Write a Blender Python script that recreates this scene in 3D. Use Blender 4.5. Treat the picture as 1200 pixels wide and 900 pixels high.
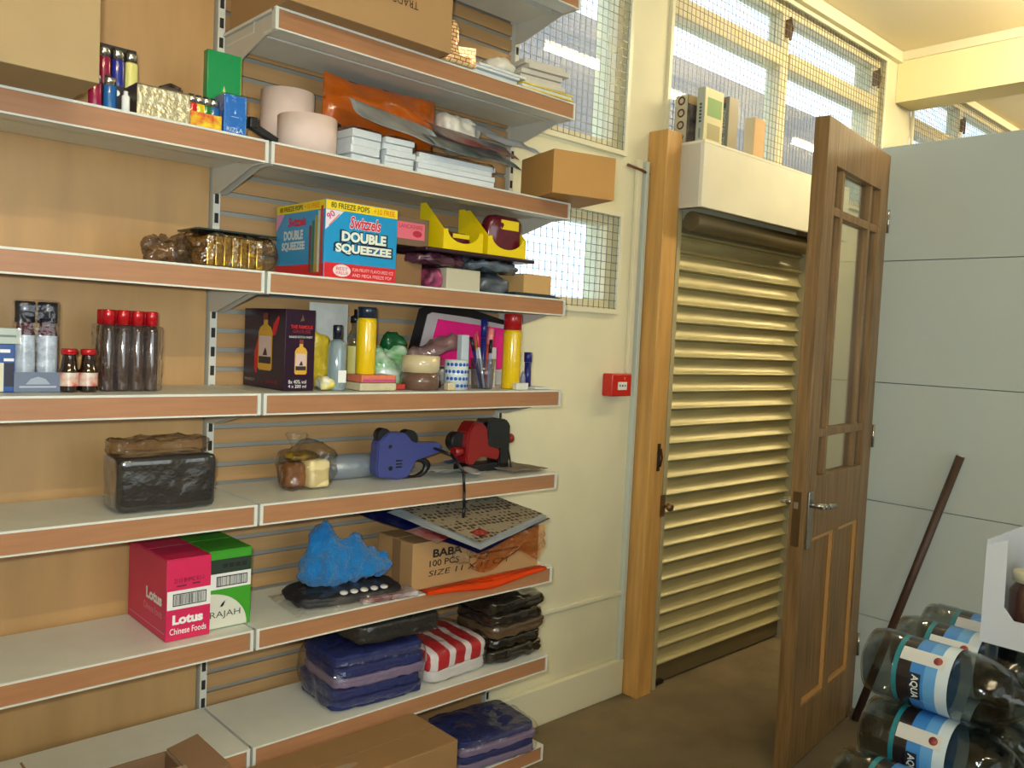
import bpy, bmesh, math, random
from mathutils import Vector, Matrix, noise
from math import sin, cos, pi, radians, sqrt

for o in list(bpy.data.objects): bpy.data.objects.remove(o)
C = bpy.context.scene.collection
sc = bpy.context.scene

# ------------------------------------------------------------------ camera
cd = bpy.data.cameras.new('camera'); cam = bpy.data.objects.new('camera', cd); C.objects.link(cam)
cd.sensor_width = 36; cd.lens = 990.5/1200*36; cd.clip_start = 0.02
F = Vector((0.68194474, 0.72937968, -0.05437508)); R = Vector((0.73139877, -0.68032594, 0.04703676)); U = Vector((0.00268512, 0.07184634, 0.9974121))
m = Matrix.Identity(4)
for i in range(3):
    m[i][0] = R[i]; m[i][1] = U[i]; m[i][2] = -F[i]
m[0][3], m[1][3], m[2][3] = 0, 0, 1.285
cam.matrix_world = m
sc.camera = cam

# ------------------------------------------------------------------ world, sun, lights, exposure
w = bpy.data.worlds.new('world'); sc.world = w; w.use_nodes = True
nt = w.node_tree; nt.nodes.clear()
bg = nt.nodes.new('ShaderNodeBackground'); wo = nt.nodes.new('ShaderNodeOutputWorld')
bg.inputs[0].default_value = (0.72, 0.87, 1.0, 1); bg.inputs[1].default_value = 3.0
nt.links.new(bg.outputs[0], wo.inputs[0])

def light(name, kind, loc, energy, color, size=0.1, direction=None, size_y=None):
    d = bpy.data.lights.new(name, kind); d.energy = energy; d.color = color
    if kind == 'AREA':
        d.size = size
        if size_y: d.shape = 'RECTANGLE'; d.size_y = size_y
    elif kind == 'SUN': d.angle = size
    else: d.shadow_soft_size = size
    o = bpy.data.objects.new(name, d); C.objects.link(o); o.location = loc
    if direction is not None: o.rotation_euler = Vector(direction).to_track_quat('-Z', 'Y').to_euler()
    return o
fl = light('camera_flash', 'SPOT', (-0.02, 0.03, 1.325), 55, (0.88, 0.98, 1.0), 0.02, F+U*0.15)
fl.data.spot_size = radians(122); fl.data.spot_blend = 1.0
light('added_rear_fill', 'AREA', (1.0, -3.7, 1.6), 34, (0.80, 0.93, 1.0), 3.2, (0, 1, -0.02), 1.8)  # unseen cool area light, added behind the camera to fill the room
TUBE = 90.0
sc.view_settings.view_transform = 'Standard'; sc.view_settings.look = 'None'
sc.view_settings.exposure = 0.63; sc.view_settings.gamma = 1.0; sc.view_settings.use_curve_mapping = False

# ------------------------------------------------------------------ materials
def lin(c):
    c /= 255.0
    return c/12.92 if c <= 0.04045 else ((c+0.055)/1.055)**2.4
def S(r, g, b): return (lin(r), lin(g), lin(b), 1)
MATS = {}
def mat(name, col, rough=0.5, metal=0.0, spec=0.5, var=0.0, vscale=8, stretch=(1,1,1), bump=0.0, bscale=60, coat=0.0, alpha=1.0, trans=0.0, emit=None, col2=None, sheen=0.0):
    if name in MATS: return MATS[name]
    M = bpy.data.materials.new(name); M.use_nodes = True; n = M.node_tree; b = n.nodes['Principled BSDF']
    b.inputs['Base Color'].default_value = col; b.inputs['Roughness'].default_value = rough; b.inputs['Metallic'].default_value = metal
    b.inputs['Specular IOR Level'].default_value = spec; b.inputs['Coat Weight'].default_value = coat; b.inputs['Coat Roughness'].default_value = 0.08
    b.inputs['Alpha'].default_value = alpha; b.inputs['Transmission Weight'].default_value = trans
    if sheen: b.inputs['Sheen Weight'].default_value = sheen
    if emit: b.inputs['Emission Color'].default_value = emit[0]; b.inputs['Emission Strength'].default_value = emit[1]
    if var or bump:
        tc = n.nodes.new('ShaderNodeTexCoord'); mp = n.nodes.new('ShaderNodeMapping'); mp.inputs['Scale'].default_value = stretch
        n.links.new(tc.outputs['Object'], mp.inputs[0])
    if var:
        ns = n.nodes.new('ShaderNodeTexNoise'); ns.inputs['Scale'].default_value = vscale; ns.inputs['Detail'].default_value = 5
        rp = n.nodes.new('ShaderNodeValToRGB'); c2 = col2 or tuple(x*(1-var) for x in col[:3])+(1,)
        rp.color_ramp.elements[0].position = 0.35; rp.color_ramp.elements[1].position = 0.65
        rp.color_ramp.elements[0].color = c2; rp.color_ramp.elements[1].color = col
        n.links.new(mp.outputs[0], ns.inputs[0]); n.links.new(ns.outputs[0], rp.inputs[0]); n.links.new(rp.outputs[0], b.inputs['Base Color'])
    if bump:
        nb = n.nodes.new('ShaderNodeTexNoise'); nb.inputs['Scale'].default_value = bscale; nb.inputs['Detail'].default_value = 4
        bp = n.nodes.new('ShaderNodeBump'); bp.inputs['Strength'].default_value = bump; bp.inputs['Distance'].default_value = 0.01
        n.links.new(mp.outputs[0], nb.inputs[0]); n.links.new(nb.outputs[0], bp.inputs['Height']); n.links.new(bp.outputs[0], b.inputs['Normal'])
    MATS[name] = M; return M

def film(name, tint=(1,1,1,1), gloss=0.12, rough=0.12, bump=0.5, bscale=25, body=None, bodyfac=0.0):
    """thin clear plastic: transparent with a crinkled glossy skin"""
    if name in MATS: return MATS[name]
    M = bpy.data.materials.new(name); M.use_nodes = True; n = M.node_tree; n.nodes.clear()
    out = n.nodes.new('ShaderNodeOutputMaterial'); tr = n.nodes.new('ShaderNodeBsdfTransparent'); tr.inputs[0].default_value = tint
    gl = n.nodes.new('ShaderNodeBsdfGlossy'); gl.inputs['Roughness'].default_value = rough
    lw = n.nodes.new('ShaderNodeLayerWeight'); lw.inputs[0].default_value = 0.5
    pw = n.nodes.new('ShaderNodeMath'); pw.operation = 'POWER'; pw.inputs[1].default_value = 4.0
    ad = n.nodes.new('ShaderNodeMath'); ad.operation = 'ADD'; ad.inputs[1].default_value = gloss; ad.use_clamp = True
    mx = n.nodes.new('ShaderNodeMixShader')
    tc = n.nodes.new('ShaderNodeTexCoord'); nb = n.nodes.new('ShaderNodeTexNoise'); nb.inputs['Scale'].default_value = bscale; nb.inputs['Detail'].default_value = 3
    bp = n.nodes.new('ShaderNodeBump'); bp.inputs['Strength'].default_value = bump; bp.inputs['Distance'].default_value = 0.02
    L = n.links.new
    L(tc.outputs['Object'], nb.inputs[0]); L(nb.outputs[0], bp.inputs['Height']); L(bp.outputs[0], gl.inputs['Normal']); L(bp.outputs[0], lw.inputs['Normal'])
    L(lw.outputs['Facing'], pw.inputs[0]); L(pw.outputs[0], ad.inputs[0]); L(ad.outputs[0], mx.inputs[0]); L(tr.outputs[0], mx.inputs[1]); L(gl.outputs[0], mx.inputs[2])
    last = mx
    if body:
        df = n.nodes.new('ShaderNodeBsdfDiffuse'); df.inputs[0].default_value = body
        m2 = n.nodes.new('ShaderNodeMixShader'); m2.inputs[0].default_value = bodyfac
        L(mx.outputs[0], m2.inputs[1]); L(df.outputs[0], m2.inputs[2]); last = m2
    L(last.outputs[0], out.inputs[0]); MATS[name] = M; return M

WALL = mat('cream_wall_paint', S(230,223,188), 0.6, var=0.10, vscale=3, bump=0.05, bscale=25)
WHITE = mat('white_shelf_metal', S(214,214,202), 0.38, var=0.05, vscale=20)
BRK = mat('shelf_bracket_metal', S(196,192,178), 0.4)
TRIMW = mat('white_gloss_trim', S(226,220,190), 0.35)
HARD = mat('hardboard_back', S(186,145,92), 0.42, var=0.16, vscale=5, stretch=(3,3,0.5), bump=0.04, bscale=200)
SLAT = mat('hardboard_slat', S(178,138,90), 0.45, var=0.15, vscale=6, stretch=(0.6,3,6))
GREY = mat('grey_slot_metal', S(150,150,142), 0.4, metal=0.3)
DARK = mat('dark_slot', S(40,36,32), 0.8)
STRIP = mat('wood_laminate_strip', S(170,120,82), 0.36, var=0.14, vscale=9, stretch=(0.7,4,10))
CARD = mat('brown_cardboard', S(178,140,88), 0.75, var=0.08, vscale=12, bump=0.05, bscale=120)
CARDD = mat('dark_cardboard', S(140,104,66), 0.8, var=0.10, vscale=12)
PINE = mat('pine_post', S(214,164,92), 0.45, var=0.22, vscale=5, stretch=(9,9,0.7))
OAK = mat('hardwood_door', S(146,112,68), 0.42, var=0.45, vscale=5, stretch=(14,14,0.8), bump=0.05, bscale=40)
SHUT = mat('shutter_metal', S(194,184,136), 0.34, metal=0.3, var=0.16, vscale=10, stretch=(0.4,2,3), bump=0.05, bscale=30)
SHUTD = mat('shutter_dark', S(112,100,72), 0.5, metal=0.3)
BOXW = mat('shutter_box_paint', S(240,236,214), 0.5, var=0.05, vscale=6)
PART = mat('partition_board', S(198,208,202), 0.42, var=0.04, vscale=2)
FLOORM = mat('floor_carpet', S(126,110,80), 0.9, var=0.25, vscale=5, bump=0.3, bscale=180)
CEIL = mat('ceiling_paint', S(244,228,192), 0.7, var=0.05, vscale=1.5)
WIRE = mat('mesh_wire', S(120,116,100), 0.4, metal=0.5)
BLACK = mat('black_plastic', S(22,22,24), 0.35)
CHROME = mat('chrome', S(190,188,180), 0.2, metal=0.95)
BROWNM = mat('brown_stick_paint', S(74,50,38), 0.5, var=0.2, vscale=20)
RED = mat('red_plastic', S(190,24,22), 0.35)
WPAP = mat('white_paper', S(214,220,222), 0.6, var=0.04, vscale=20)
FILM = film('clear_film', gloss=0.06, rough=0.10)
FILMB = film('clear_bag', gloss=0.10, rough=0.14, bump=0.8, bscale=18, body=(0.75,0.75,0.75,1), bodyfac=0.02)
def flat(r, g, b, rough=0.5, name=None):
    return mat(name or 'print_%d_%d_%d' % (r, g, b), S(r, g, b), rough)

# ------------------------------------------------------------------ mesh builder
class MB:
    def __init__(s): s.b = bmesh.new(); s.mi = 0
    def _tag(s, n0, M=None):
        s.b.faces.ensure_lookup_table()
    def box(s, x0, x1, y0, y1, z0, z1, M=None, bev=0):
        r = bmesh.ops.create_cube(s.b, size=1); vs = r['verts']
        T = Matrix.Translation(((x0+x1)/2, (y0+y1)/2, (z0+z1)/2)) @ Matrix.Diagonal((abs(x1-x0), abs(y1-y0), abs(z1-z0), 1))
        if M is not None: T = M @ T
        bmesh.ops.transform(s.b, matrix=T, verts=vs)
        fs = set(f for v in vs for f in v.link_faces)
        for f in fs: f.material_index = s.mi
        if bev:
            es = list(set(e for v in vs for e in v.link_edges))
            r = bmesh.ops.bevel(s.b, geom=es, offset=bev, segments=2, affect='EDGES', profile=0.7)
            for f in r['faces']: f.material_index = s.mi; f.smooth = True
        return s
    def rod(s, p0, p1, r0, r1=None, seg=12, caps=True):
        r1 = r0 if r1 is None else r1; p0 = Vector(p0); p1 = Vector(p1); d = p1-p0
        q = d.to_track_quat('Z', 'Y').to_matrix().to_4x4()
        T = Matrix.Translation((p0+p1)/2) @ q
        r = bmesh.ops.create_cone(s.b, cap_ends=caps, segments=seg, radius1=max(r0,1e-5), radius2=max(r1,1e-5), depth=d.length, matrix=T)
        for f in set(f for v in r['verts'] for f in v.link_faces):
            f.material_index = s.mi; f.smooth = len(f.verts) == 4
        return s
    def lathe(s, prof, seg=20, M=None, sx=1, sy=1):
        M = M or Matrix.Identity(4); rings = []
        for (r, z) in prof:
            if r < 1e-6: rings.append([s.b.verts.new(M @ Vector((0,0,z)))])
            else: rings.append([s.b.verts.new(M @ Vector((r*cos(2*pi*k/seg)*sx, r*sin(2*pi*k/seg)*sy, z))) for k in range(seg)])
        for a, b in zip(rings, rings[1:]):
            for k in range(seg):
                k2 = (k+1) % seg
                if len(a) == 1 and len(b) == 1: continue
                if len(a) == 1: vs = [a[0], b[k2], b[k]][::-1]
                elif len(b) == 1: vs = [a[k], a[k2], b[0]]
                else: vs = [a[k], a[k2], b[k2], b[k]]
                f = s.b.faces.new(vs); f.material_index = s.mi; f.smooth = True
        return s
    def tube(s, pts, r, seg=8):
        for a, b in zip(pts, pts[1:]): s.rod(a, b, r, r, seg)
        return s
    def prism(s, poly, y0, y1, M=None):
        """poly in XZ, extruded along Y"""
        M = M or Matrix.Identity(4)
        a = [s.b.verts.new(M @ Vector((x, y0, z))) for x, z in poly]; b = [s.b.verts.new(M @ Vector((x, y1, z))) for x, z in poly]
        n = len(poly); fs = [s.b.faces.new(a), s.b.faces.new(b[::-1])]
        for k in range(n): fs.append(s.b.faces.new([a[k], b[k], b[(k+1) % n], a[(k+1) % n]]))
        for f in fs: f.material_index = s.mi
        bmesh.ops.recalc_face_normals(s.b, faces=fs); return s
    def torus(s, R_, r, M=None, seg=16, rs=6, sx=1, sy=1):
        M = M or Matrix.Identity(4); g = []
        for i in range(seg):
            a = 2*pi*i/seg
            g.append([s.b.verts.new(M @ Vector(((R_+r*cos(2*pi*j/rs))*cos(a)*sx, (R_+r*cos(2*pi*j/rs))*sin(a)*sy, r*sin(2*pi*j/rs)))) for j in range(rs)])
        for i in range(seg):
            for j in range(rs):
                f = s.b.faces.new([g[i][j], g[(i+1)%seg][j], g[(i+1)%seg][(j+1)%rs], g[i][(j+1)%rs]]); f.material_index = s.mi; f.smooth = True
        return s
    def grid(s, fn, nu, nv, thick=0.0):
        g = [[s.b.verts.new(fn(i/nu, j/nv)) for j in range(nv+1)] for i in range(nu+1)]
        for i in range(nu):
            for j in range(nv):
                f = s.b.faces.new([g[i][j], g[i+1][j], g[i+1][j+1], g[i][j+1]]); f.material_index = s.mi; f.smooth = True
        if thick:
            bmesh.ops.solidify(s.b, geom=s.b.faces[:], thickness=thick)
        return s
    def soft(s, sx, sy, sz, n=10, p=4.0, amp=0.1, freq=2.5, seed=0, floor=True, fold=0):
        """a soft rounded, lumpy block standing on z=0"""
        for v in s.b.verts: v.tag = True
        r = bmesh.ops.create_cube(s.b, size=2); vs = r['verts']
        for v in vs: v.tag = False
        es = list(set(e for v in vs for e in v.link_edges))
        bmesh.ops.subdivide_edges(s.b, edges=es, cuts=n, use_grid_fill=True)
        off = Vector((seed*3.7, seed*1.9, seed*5.3))
        mn = min(sx, sy, sz)
        for v in list(s.b.verts):
            if v.tag: continue
            c = v.co; k = (abs(c.x)**p+abs(c.y)**p+abs(c.z)**p)**(1/p); q = c/k
            w_ = Vector((q.x*sx/2, q.y*sy/2, q.z*sz/2))
            d = noise.noise(w_*freq/mn*0.5+off)*amp*mn + noise.noise(w_*freq*1.3/mn+off)*amp*mn*0.5
            if fold: d += sin(w_.z*fold)*mn*0.04
            nrm = Vector((q.x/sx, q.y/sy, q.z/sz)).normalized()
            w_ += nrm*d; w_.z += sz/2
            if floor and w_.z < 0.0015: w_.z = 0.0015
            v.co = w_; v.tag = True
        for v in s.b.verts:
            for f in v.link_faces:
                if not f.smooth: f.smooth = True; f.material_index = s.mi
        return s
    def move(s, M):
        bmesh.ops.transform(s.b, matrix=M, verts=s.b.verts[:]); return s
    def done(s, name, mats, parent=None, loc=None, rot=None):
        me = bpy.data.meshes.new(name)
        bmesh.ops.recalc_face_normals(s.b, faces=s.b.faces[:])
        s.b.to_mesh(me); s.b.free()
        for x in (mats if isinstance(mats, (list, tuple)) else [mats]): me.materials.append(x)
        o = bpy.data.objects.new(name, me); C.objects.link(o)
        if loc: o.location = loc
        if rot: o.rotation_euler = rot
        if parent: o.parent = parent
        return o
def tag(o, label, cat, group=None, kind=None):
    o['label'] = label; o['category'] = cat
    if group: o['group'] = group
    if kind: o['kind'] = kind
    return o
def struct(o): o['kind'] = 'structure'; return o
def stuff(o): o['kind'] = 'stuff'; return o
def thing(name, label, cat, loc=(0,0,0), rz=0, group=None):
    o = bpy.data.objects.new(name, None); o.empty_display_size = 0.02; C.objects.link(o); o.location = loc; o.rotation_euler = (0,0,radians(rz))
    return tag(o, label, cat, group)
def dup(o, loc=None, rot=None, label=None, parent=None):
    c = o.copy(); C.objects.link(c)
    if parent: c.parent = parent
    if loc is not None: c.location = loc
    if rot is not None: c.rotation_euler = rot
    if label: c['label'] = label
    for ch in list(o.children): dup(ch, parent=c)
    return c
def box(x0, x1, y0, y1, z0, z1, bev=0):
    return MB().box(x0, x1, y0, y1, z0, z1, bev=bev)

def text(s, name, parent, loc, w_, h_, m_, face='front', ext=0.0004, roll=0, slant=0.0, bold=0.0, tilt=0):
    cu = bpy.data.curves.new('t', 'FONT'); cu.body = s; cu.align_x = 'CENTER'; cu.align_y = 'CENTER'; cu.extrude = 0.0; cu.shear = slant; cu.offset = bold; cu.resolution_u = 3
    t = bpy.data.objects.new('t', cu); C.objects.link(t)
    dg = bpy.context.evaluated_depsgraph_get(); me = bpy.data.meshes.new_from_object(t.evaluated_get(dg)); bpy.data.objects.remove(t)
    xs = [v.co.x for v in me.vertices]; ys = [v.co.y for v in me.vertices]
    if not xs: return
    cx, cy = (min(xs)+max(xs))/2, (min(ys)+max(ys))/2; kx = w_/(max(xs)-min(xs)); ky = h_/(max(ys)-min(ys))
    for v in me.vertices: v.co = Vector(((v.co.x-cx)*kx, (v.co.y-cy)*ky, v.co.z+ext))
    me.materials.clear(); me.materials.append(m_)
    o = bpy.data.objects.new(name, me); C.objects.link(o); o.parent = parent; o.location = loc
    base = {'front': (pi/2, 0, 0), 'left': (pi/2, 0, -pi/2), 'top': (0, 0, 0), 'right': (pi/2, 0, pi/2)}[face]
    from mathutils import Euler
    o.rotation_euler = (Euler(base).to_matrix() @ Matrix.Rotation(radians(roll), 3, 'Z')).to_euler()
    return o
def patch(name, parent, m_, poly, face='front', at=0.0, off=0.0003):
    """flat print: polygon in (u, v) on a face; u to the viewer's right, v up"""
    b = MB()
    def P(u, v):
        if face == 'front': return (u, at-off, v)
        if face == 'left': return (at-off, -u, v)
        if face == 'right': return (at+off, u, v)
        return (u, v, at+off)
    f = b.b.faces.new([b.b.verts.new(P(u, v)) for u, v in poly]); 
    me = bpy.data.meshes.new(name); b.b.to_mesh(me); b.b.free(); me.materials.append(m_)
    o = bpy.data.objects.new(name, me); C.objects.link(o); o.parent = parent; return o
def quadsheet(name, parent, mt, cs, thick=0.0012, amp=0.003, seed=0, n=14):
    A, B_, C_, D_ = [Vector(c) for c in cs]; b = MB()
    b.grid(lambda u, v: (A*(1-u)+B_*u)*(1-v)+(D_*(1-u)+C_*u)*v+Vector((0,0,amp*noise.noise(Vector((u*3+seed, v*3, seed))))), n, n, thick)
    return b.done(name, mt, parent)
def rect(u0, u1, v0, v1): return [(u0,v0),(u1,v0),(u1,v1),(u0,v1)]
def ell(cx, cy, rx, ry, n=20): return [(cx+rx*cos(2*pi*k/n), cy+ry*sin(2*pi*k/n)) for k in range(n)]
def bars(name, parent, m_, u0, u1, v0, v1, face, at, seed=1, off=0.0006):
    rnd = random.Random(seed); b = MB(); u = u0
    while u < u1:
        wd = rnd.choice((0.0006, 0.0011, 0.0016)); 
        def P(a, c):
            if face == 'front': return (a, at-off, c)
            return (at-off, -a, c)
        b.b.faces.new([b.b.verts.new(P(a, c)) for a, c in rect(u, min(u+wd, u1), v0, v1)]); u += wd+rnd.choice((0.0006, 0.001, 0.0014))
    me = bpy.data.meshes.new(name); b.b.to_mesh(me); b.b.free(); me.materials.append(m_)
    o = bpy.data.objects.new(name, me); C.objects.link(o); o.parent = parent; return o

# ================================================================== SETTING
WY = 1.93; CZ = 2.83
struct(box(-2.5, 9, -4, 1.93, -0.06, 0.0).done('floor', FLOORM))
struct(box(-2.5, 9, -4, 1.93, CZ, CZ+0.1).done('ceiling', CEIL))
struct(box(-2.6, -2.5, -4, 2.1, 0, CZ).done('wall_left', WALL))
struct(box(-2.5, 9, -4.1, -4, 0, CZ).done('wall_rear', WALL))
struct(box(9, 9.1, -4, 2.1, 0, CZ).done('wall_right', WALL))
# the wall with the shelving, windows and shutter
b = MB(); T = 0.16
for (x0, x1, z0, z1) in ((-2.5, 1.60, -0.1, CZ), (1.60, 9, -0.1, -0.0005), (1.60, 2.285, 0, 1.385), (1.60, 2.285, 1.735, 1.925), (1.60, 2.285, 2.80, CZ), (2.285, 2.495, 0, CZ),
                         (2.495, 4.265, 0, 1.98), (2.495, 4.265, 2.765, CZ), (4.265, 4.60, 0, CZ), (4.60, 6.4, 0, 2.15), (4.60, 6.4, 2.80, CZ), (6.4, 9, 0, CZ)):
    b.box(x0, x1, WY, WY+T, z0, z1)
struct(b.done('wall_back', WALL))
struct(box(1.72, 2.41, WY-0.022, WY-0.001, 0, 0.13, 0.004).done('baseboard_back', TRIMW))
struct(box(1.72, 2.44, WY-0.012, WY-0.001, 0.37, 0.385, 0.003).done('trim_1', TRIMW))
struct(box(4.40, 4.60, -4, WY-0.002, 2.58, CZ-0.001).done('trim_2', mat('beam_paint', S(238,226,178), 0.6, var=0.04, vscale=2)))
struct(box(4.385, 4.40, -4, WY-0.002, 2.785, CZ-0.001).done('trim_3', TRIMW))
struct(box(2.30, 4.398, WY-0.03, WY-0.001, 2.775, CZ-0.002).done('trim_4', TRIMW))

GLASS = film('window_glass', tint=(0.80,0.84,0.86,1), gloss=0.10, rough=0.01, bump=0.0)
FRM = mat('window_frame_paint', S(226,214,178), 0.45)
def mesh_window(n, x0, x1, z0, z1, mull=(), trans=(), pitch=0.026, frame=0.03, wire_y=None, handles=()):
    root = bpy.data.objects.new('window_%d' % n, None); C.objects.link(root); root.location = ((x0+x1)/2, WY, z0); struct(root)
    ox, oz = (x0+x1)/2, z0
    def bx(nm, a, b_, c, d, y0, y1, mt, bev=0.003):
        return box(a-ox, b_-ox, y0-WY, y1-WY, c-oz, d-oz, bev).done(nm, mt, root)
    y0, y1 = WY+0.02, WY+0.09
    bx('frame_side', x0, x0+frame, z0, z1, y0, y1, FRM); bx('frame_side', x1-frame, x1, z0, z1, y0, y1, FRM)
    bx('frame_rail', x0+frame, x1-frame, z0, z0+frame, y0, y1, FRM); bx('frame_rail', x0+frame, x1-frame, z1-frame, z1, y0, y1, FRM)
    for mx_, wd in mull: bx('mullion', mx_-wd/2, mx_+wd/2, z0+frame, z1-frame, y0, y1, FRM)
    xs = [x0+frame]+[v for mx_, wd in mull for v in (mx_-wd/2, mx_+wd/2)]+[x1-frame]
    zs = [z0+frame]+[v for tz, wd in trans for v in (tz-wd/2, tz+wd/2)]+[z1-frame]
    for i in range(0, len(xs), 2):
        for tz, wd in trans: bx('transom', xs[i], xs[i+1], tz-wd/2, tz+wd/2, y0-0.012, y1, FRM)
        for j in range(0, len(zs), 2):
            bx('glass_pane', xs[i], xs[i+1], zs[j], zs[j+1], y0+0.035, y0+0.039, GLASS, 0)
    # welded wire grille standing just proud of the wall face
    wb = MB(); yw = WY-0.006; r = 0.0009
    nx = int((x1-x0)/pitch); nz = int((z1-z0)/pitch)
    for i in range(nx+1):
        x = x0+0.004+i*(x1-x0-0.008)/nx; wb.box(x-r-ox, x+r-ox, yw-r-WY, yw+r-WY, 0, z1-z0)
    for j in range(nz+1):
        z = 0.004+j*(z1-z0-0.008)/nz; wb.box(x0-ox, x1-ox, yw-3*r-WY, yw-r-WY, z-r, z+r)
    stuff(wb.done('wire_grille', WIRE, root))
    fb = MB(); e = 0.016
    for a, b_, c, d in ((x0-e, x0, z0-e, z1+e), (x1, x1+e, z0-e, z1+e), (x0, x1, z0-e, z0), (x0, x1, z1, z1+e)):
        fb.box(a-ox, b_-ox, -0.014, -0.001, c-oz, d-oz)
    fb.done('grille_frame', TRIMW, root)
    for hx, hz in handles:
        h = MB(); h.box(hx-0.012-ox, hx+0.012-ox, -0.0, 0.03, hz-0.035-oz, hz+0.035-oz)
        h.tube([(hx-ox, -0.0, hz-0.05-oz), (hx+0.012-ox, -0.02+0.02, hz-oz), (hx-0.006-ox, 0.0, hz+0.045-oz)], 0.006)
        h.done('window_catch', mat('brown_catch', S(92,62,36), 0.5), root)
    return root
mesh_window(1, 1.62, 2.27, 1.945, 2.78)
mesh_window(2, 1.62, 2.27, 1.40, 1.72)
mesh_window(3, 2.51, 4.25, 2.0, 2.75, mull=((3.335, 0.06),), trans=((2.53, 0.07),), handles=((3.335, 2.66), (4.20, 2.66)))
mesh_window(4, 4.62, 6.38, 2.17, 2.78, mull=((5.35, 0.06),), trans=((2.53, 0.07),), handles=((5.35, 2.66),))

# what stands outside the windows: a flat canopy fascia, a paved yard and a pale wall across it
OUT = mat('canopy_fascia', S(150,140,140), 0.8, var=0.15, vscale=2)
o = MB(); o.box(-1, 9, 3.5, 3.9, 2.47, 3.2); tag(o.done('canopy', OUT), 'grey brown canopy seen through the mesh windows, under the sky', 'canopy')
struct(box(-6, 16, 2.1, 14, -0.15, -0.02).done('ground', mat('yard_concrete', S(190,188,180), 0.9, var=0.1, vscale=2)))

# partition of pale boards on the right: five boards and a dark core
pr = bpy.data.objects.new('wall_partition', None); C.objects.link(pr); pr.location = (3.0, 1.37, 0); struct(pr)
PZ = [0.0, 0.35, 0.767, 1.189, 1.617, 2.018]
for z0, z1 in zip(PZ, PZ[1:]):
    box(0, 0.012, -3.2, 0, z0+0.0012, z1-0.0012, 0.0008).done('board', PART, pr)
box(0.0125, 0.05, -3.2, -0.001, 0, 2.015).done('core', mat('partition_core', S(90,88,80), 0.8), pr)

# cable trunking on the pillar
tk = thing('cable_trunking', 'white plastic cable trunking running down the wall left of the pine post', 'trunking', (2.36, WY, 0))
box(-0.012, 0.012, -0.016, -0.001, 1.18, 1.93, 0.002).done('trunk', TRIMW, tk)
box(0.028, 0.046, -0.02, -0.001, 0.13, 1.93, 0.002).done('trunk', mat('pale_blue_trunk', S(200,208,196), 0.4), tk)
cb = MB(); cb.tube([(2.30, WY-0.006, 1.905), (2.36, WY-0.019, 1.895), (2.42, WY-0.012, 1.888)], 0.005)
tag(cb.done('brown_cable', mat('brown_cable', S(110,62,34), 0.5)), 'short brown cable crossing the wall beside the top of the pine post', 'cable')

# fire alarm call point
al = thing('fire_alarm_call_point', 'red square fire alarm call point on the cream wall', 'alarm', (2.285, WY, 1.10))
box(-0.052, 0.052, -0.045, -0.001, 0, 0.078, 0.005).done('housing', mat('alarm_red', S(196,34,22), 0.35), al)
box(-0.022, 0.026, -0.0475, -0.0455, 0.022, 0.05, 0.001).done('press_plate', flat(225,222,214), al)
patch('symbol', al, flat(40,60,50), [(-0.016,0.037),(-0.009,0.032),(-0.009,0.042)], at=-0.0478)
patch('symbol', al, flat(40,60,50), [(0.020,0.037),(0.013,0.032),(0.013,0.042)], at=-0.0478)
patch('symbol', al, flat(40,60,50), ell(0.002,0.037,0.004,0.004), at=-0.0478)
patch('symbol', al, flat(225,120,90), rect(0.010,0.018,0.058,0.068), at=-0.0455)

# pine post (door jamb)
jp = thing('pine_post', 'rough pine door post standing left of the metal shutter', 'post', (2.46, 1.855, 0))
box(-0.046, 0.038, -0.010, 0.073, 0.0, 2.04, 0.003).done('post', PINE, jp)
kp = MB(); kp.box(-0.004, 0.012, -0.0125, -0.0102, 0.83, 0.93); kp.rod((0.004,-0.012,0.85),(0.004,-0.022,0.85),0.004); kp.rod((0.004,-0.012,0.91),(0.004,-0.022,0.91),0.004); kp.tube([(0.004,-0.02,0.85),(0.004,-0.026,0.88),(0.004,-0.02,0.91)],0.004)
kp.done('latch_keep', mat('rusty_iron', S(70,46,30), 0.6, metal=0.4), jp)
kb = MB(); kb.lathe([(0.006,0),(0.006,0.02),(0.014,0.024),(0.016,0.034),(0.011,0.042),(0,0.043)], 16, Matrix.Translation((0.045,-0.011,0.70)) @ Matrix.Rotation(pi/2,4,'X'))
kb.box(0.030,0.056,-0.013,-0.0102,0.66,0.74); kb.done('knob', mat('old_brass', S(150,120,90), 0.3, metal=0.8), jp)

# roller shutter
SX0, SX1, SY = 2.535, 3.47, 1.895
rs = thing('roller_shutter', 'closed metal roller shutter of ribbed slats below the box of books', 'shutter', (3.0, SY, 0))
sl = MB(); pitch = 0.0645; n = 12
def slat_fn(u, v):
    t = v
    z = t*pitch*0.86; y = (-0.003-0.023*t/0.14) if t < 0.14 else (-0.003-0.023*(1-(t-0.14)/0.86)**2.6)
    return Vector((SX0+0.005-3.0+(SX1-SX0-0.01)*u, y, z))
n = 16; sl.grid(slat_fn, 1, n)
sl.box(SX0+0.005-3, SX1-0.005-3, -0.004, 0.003, pitch*0.86, pitch); sl.box(SX0+0.005-3, SX1-0.005-3, -0.009, -0.003, pitch*0.90, pitch*0.94)
first = sl.done('slat', SHUT, rs, loc=(0, 0, 0.075))
k = 1
while 0.075+k*pitch < 1.70:
    s2 = first.copy(); C.objects.link(s2); s2.location = (0, 0, 0.075+k*pitch); k += 1
box(SX0+0.005-3, SX1-0.005-3, -0.012, 0.006, 0.008, 0.073, 0.003).done('bottom_rail', SHUTD, rs)
lk = MB(); lk.box(-0.44, -0.40, -0.03, -0.013, 0.008, 0.022); lk.done('floor_bolt', BLACK, rs)
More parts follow.
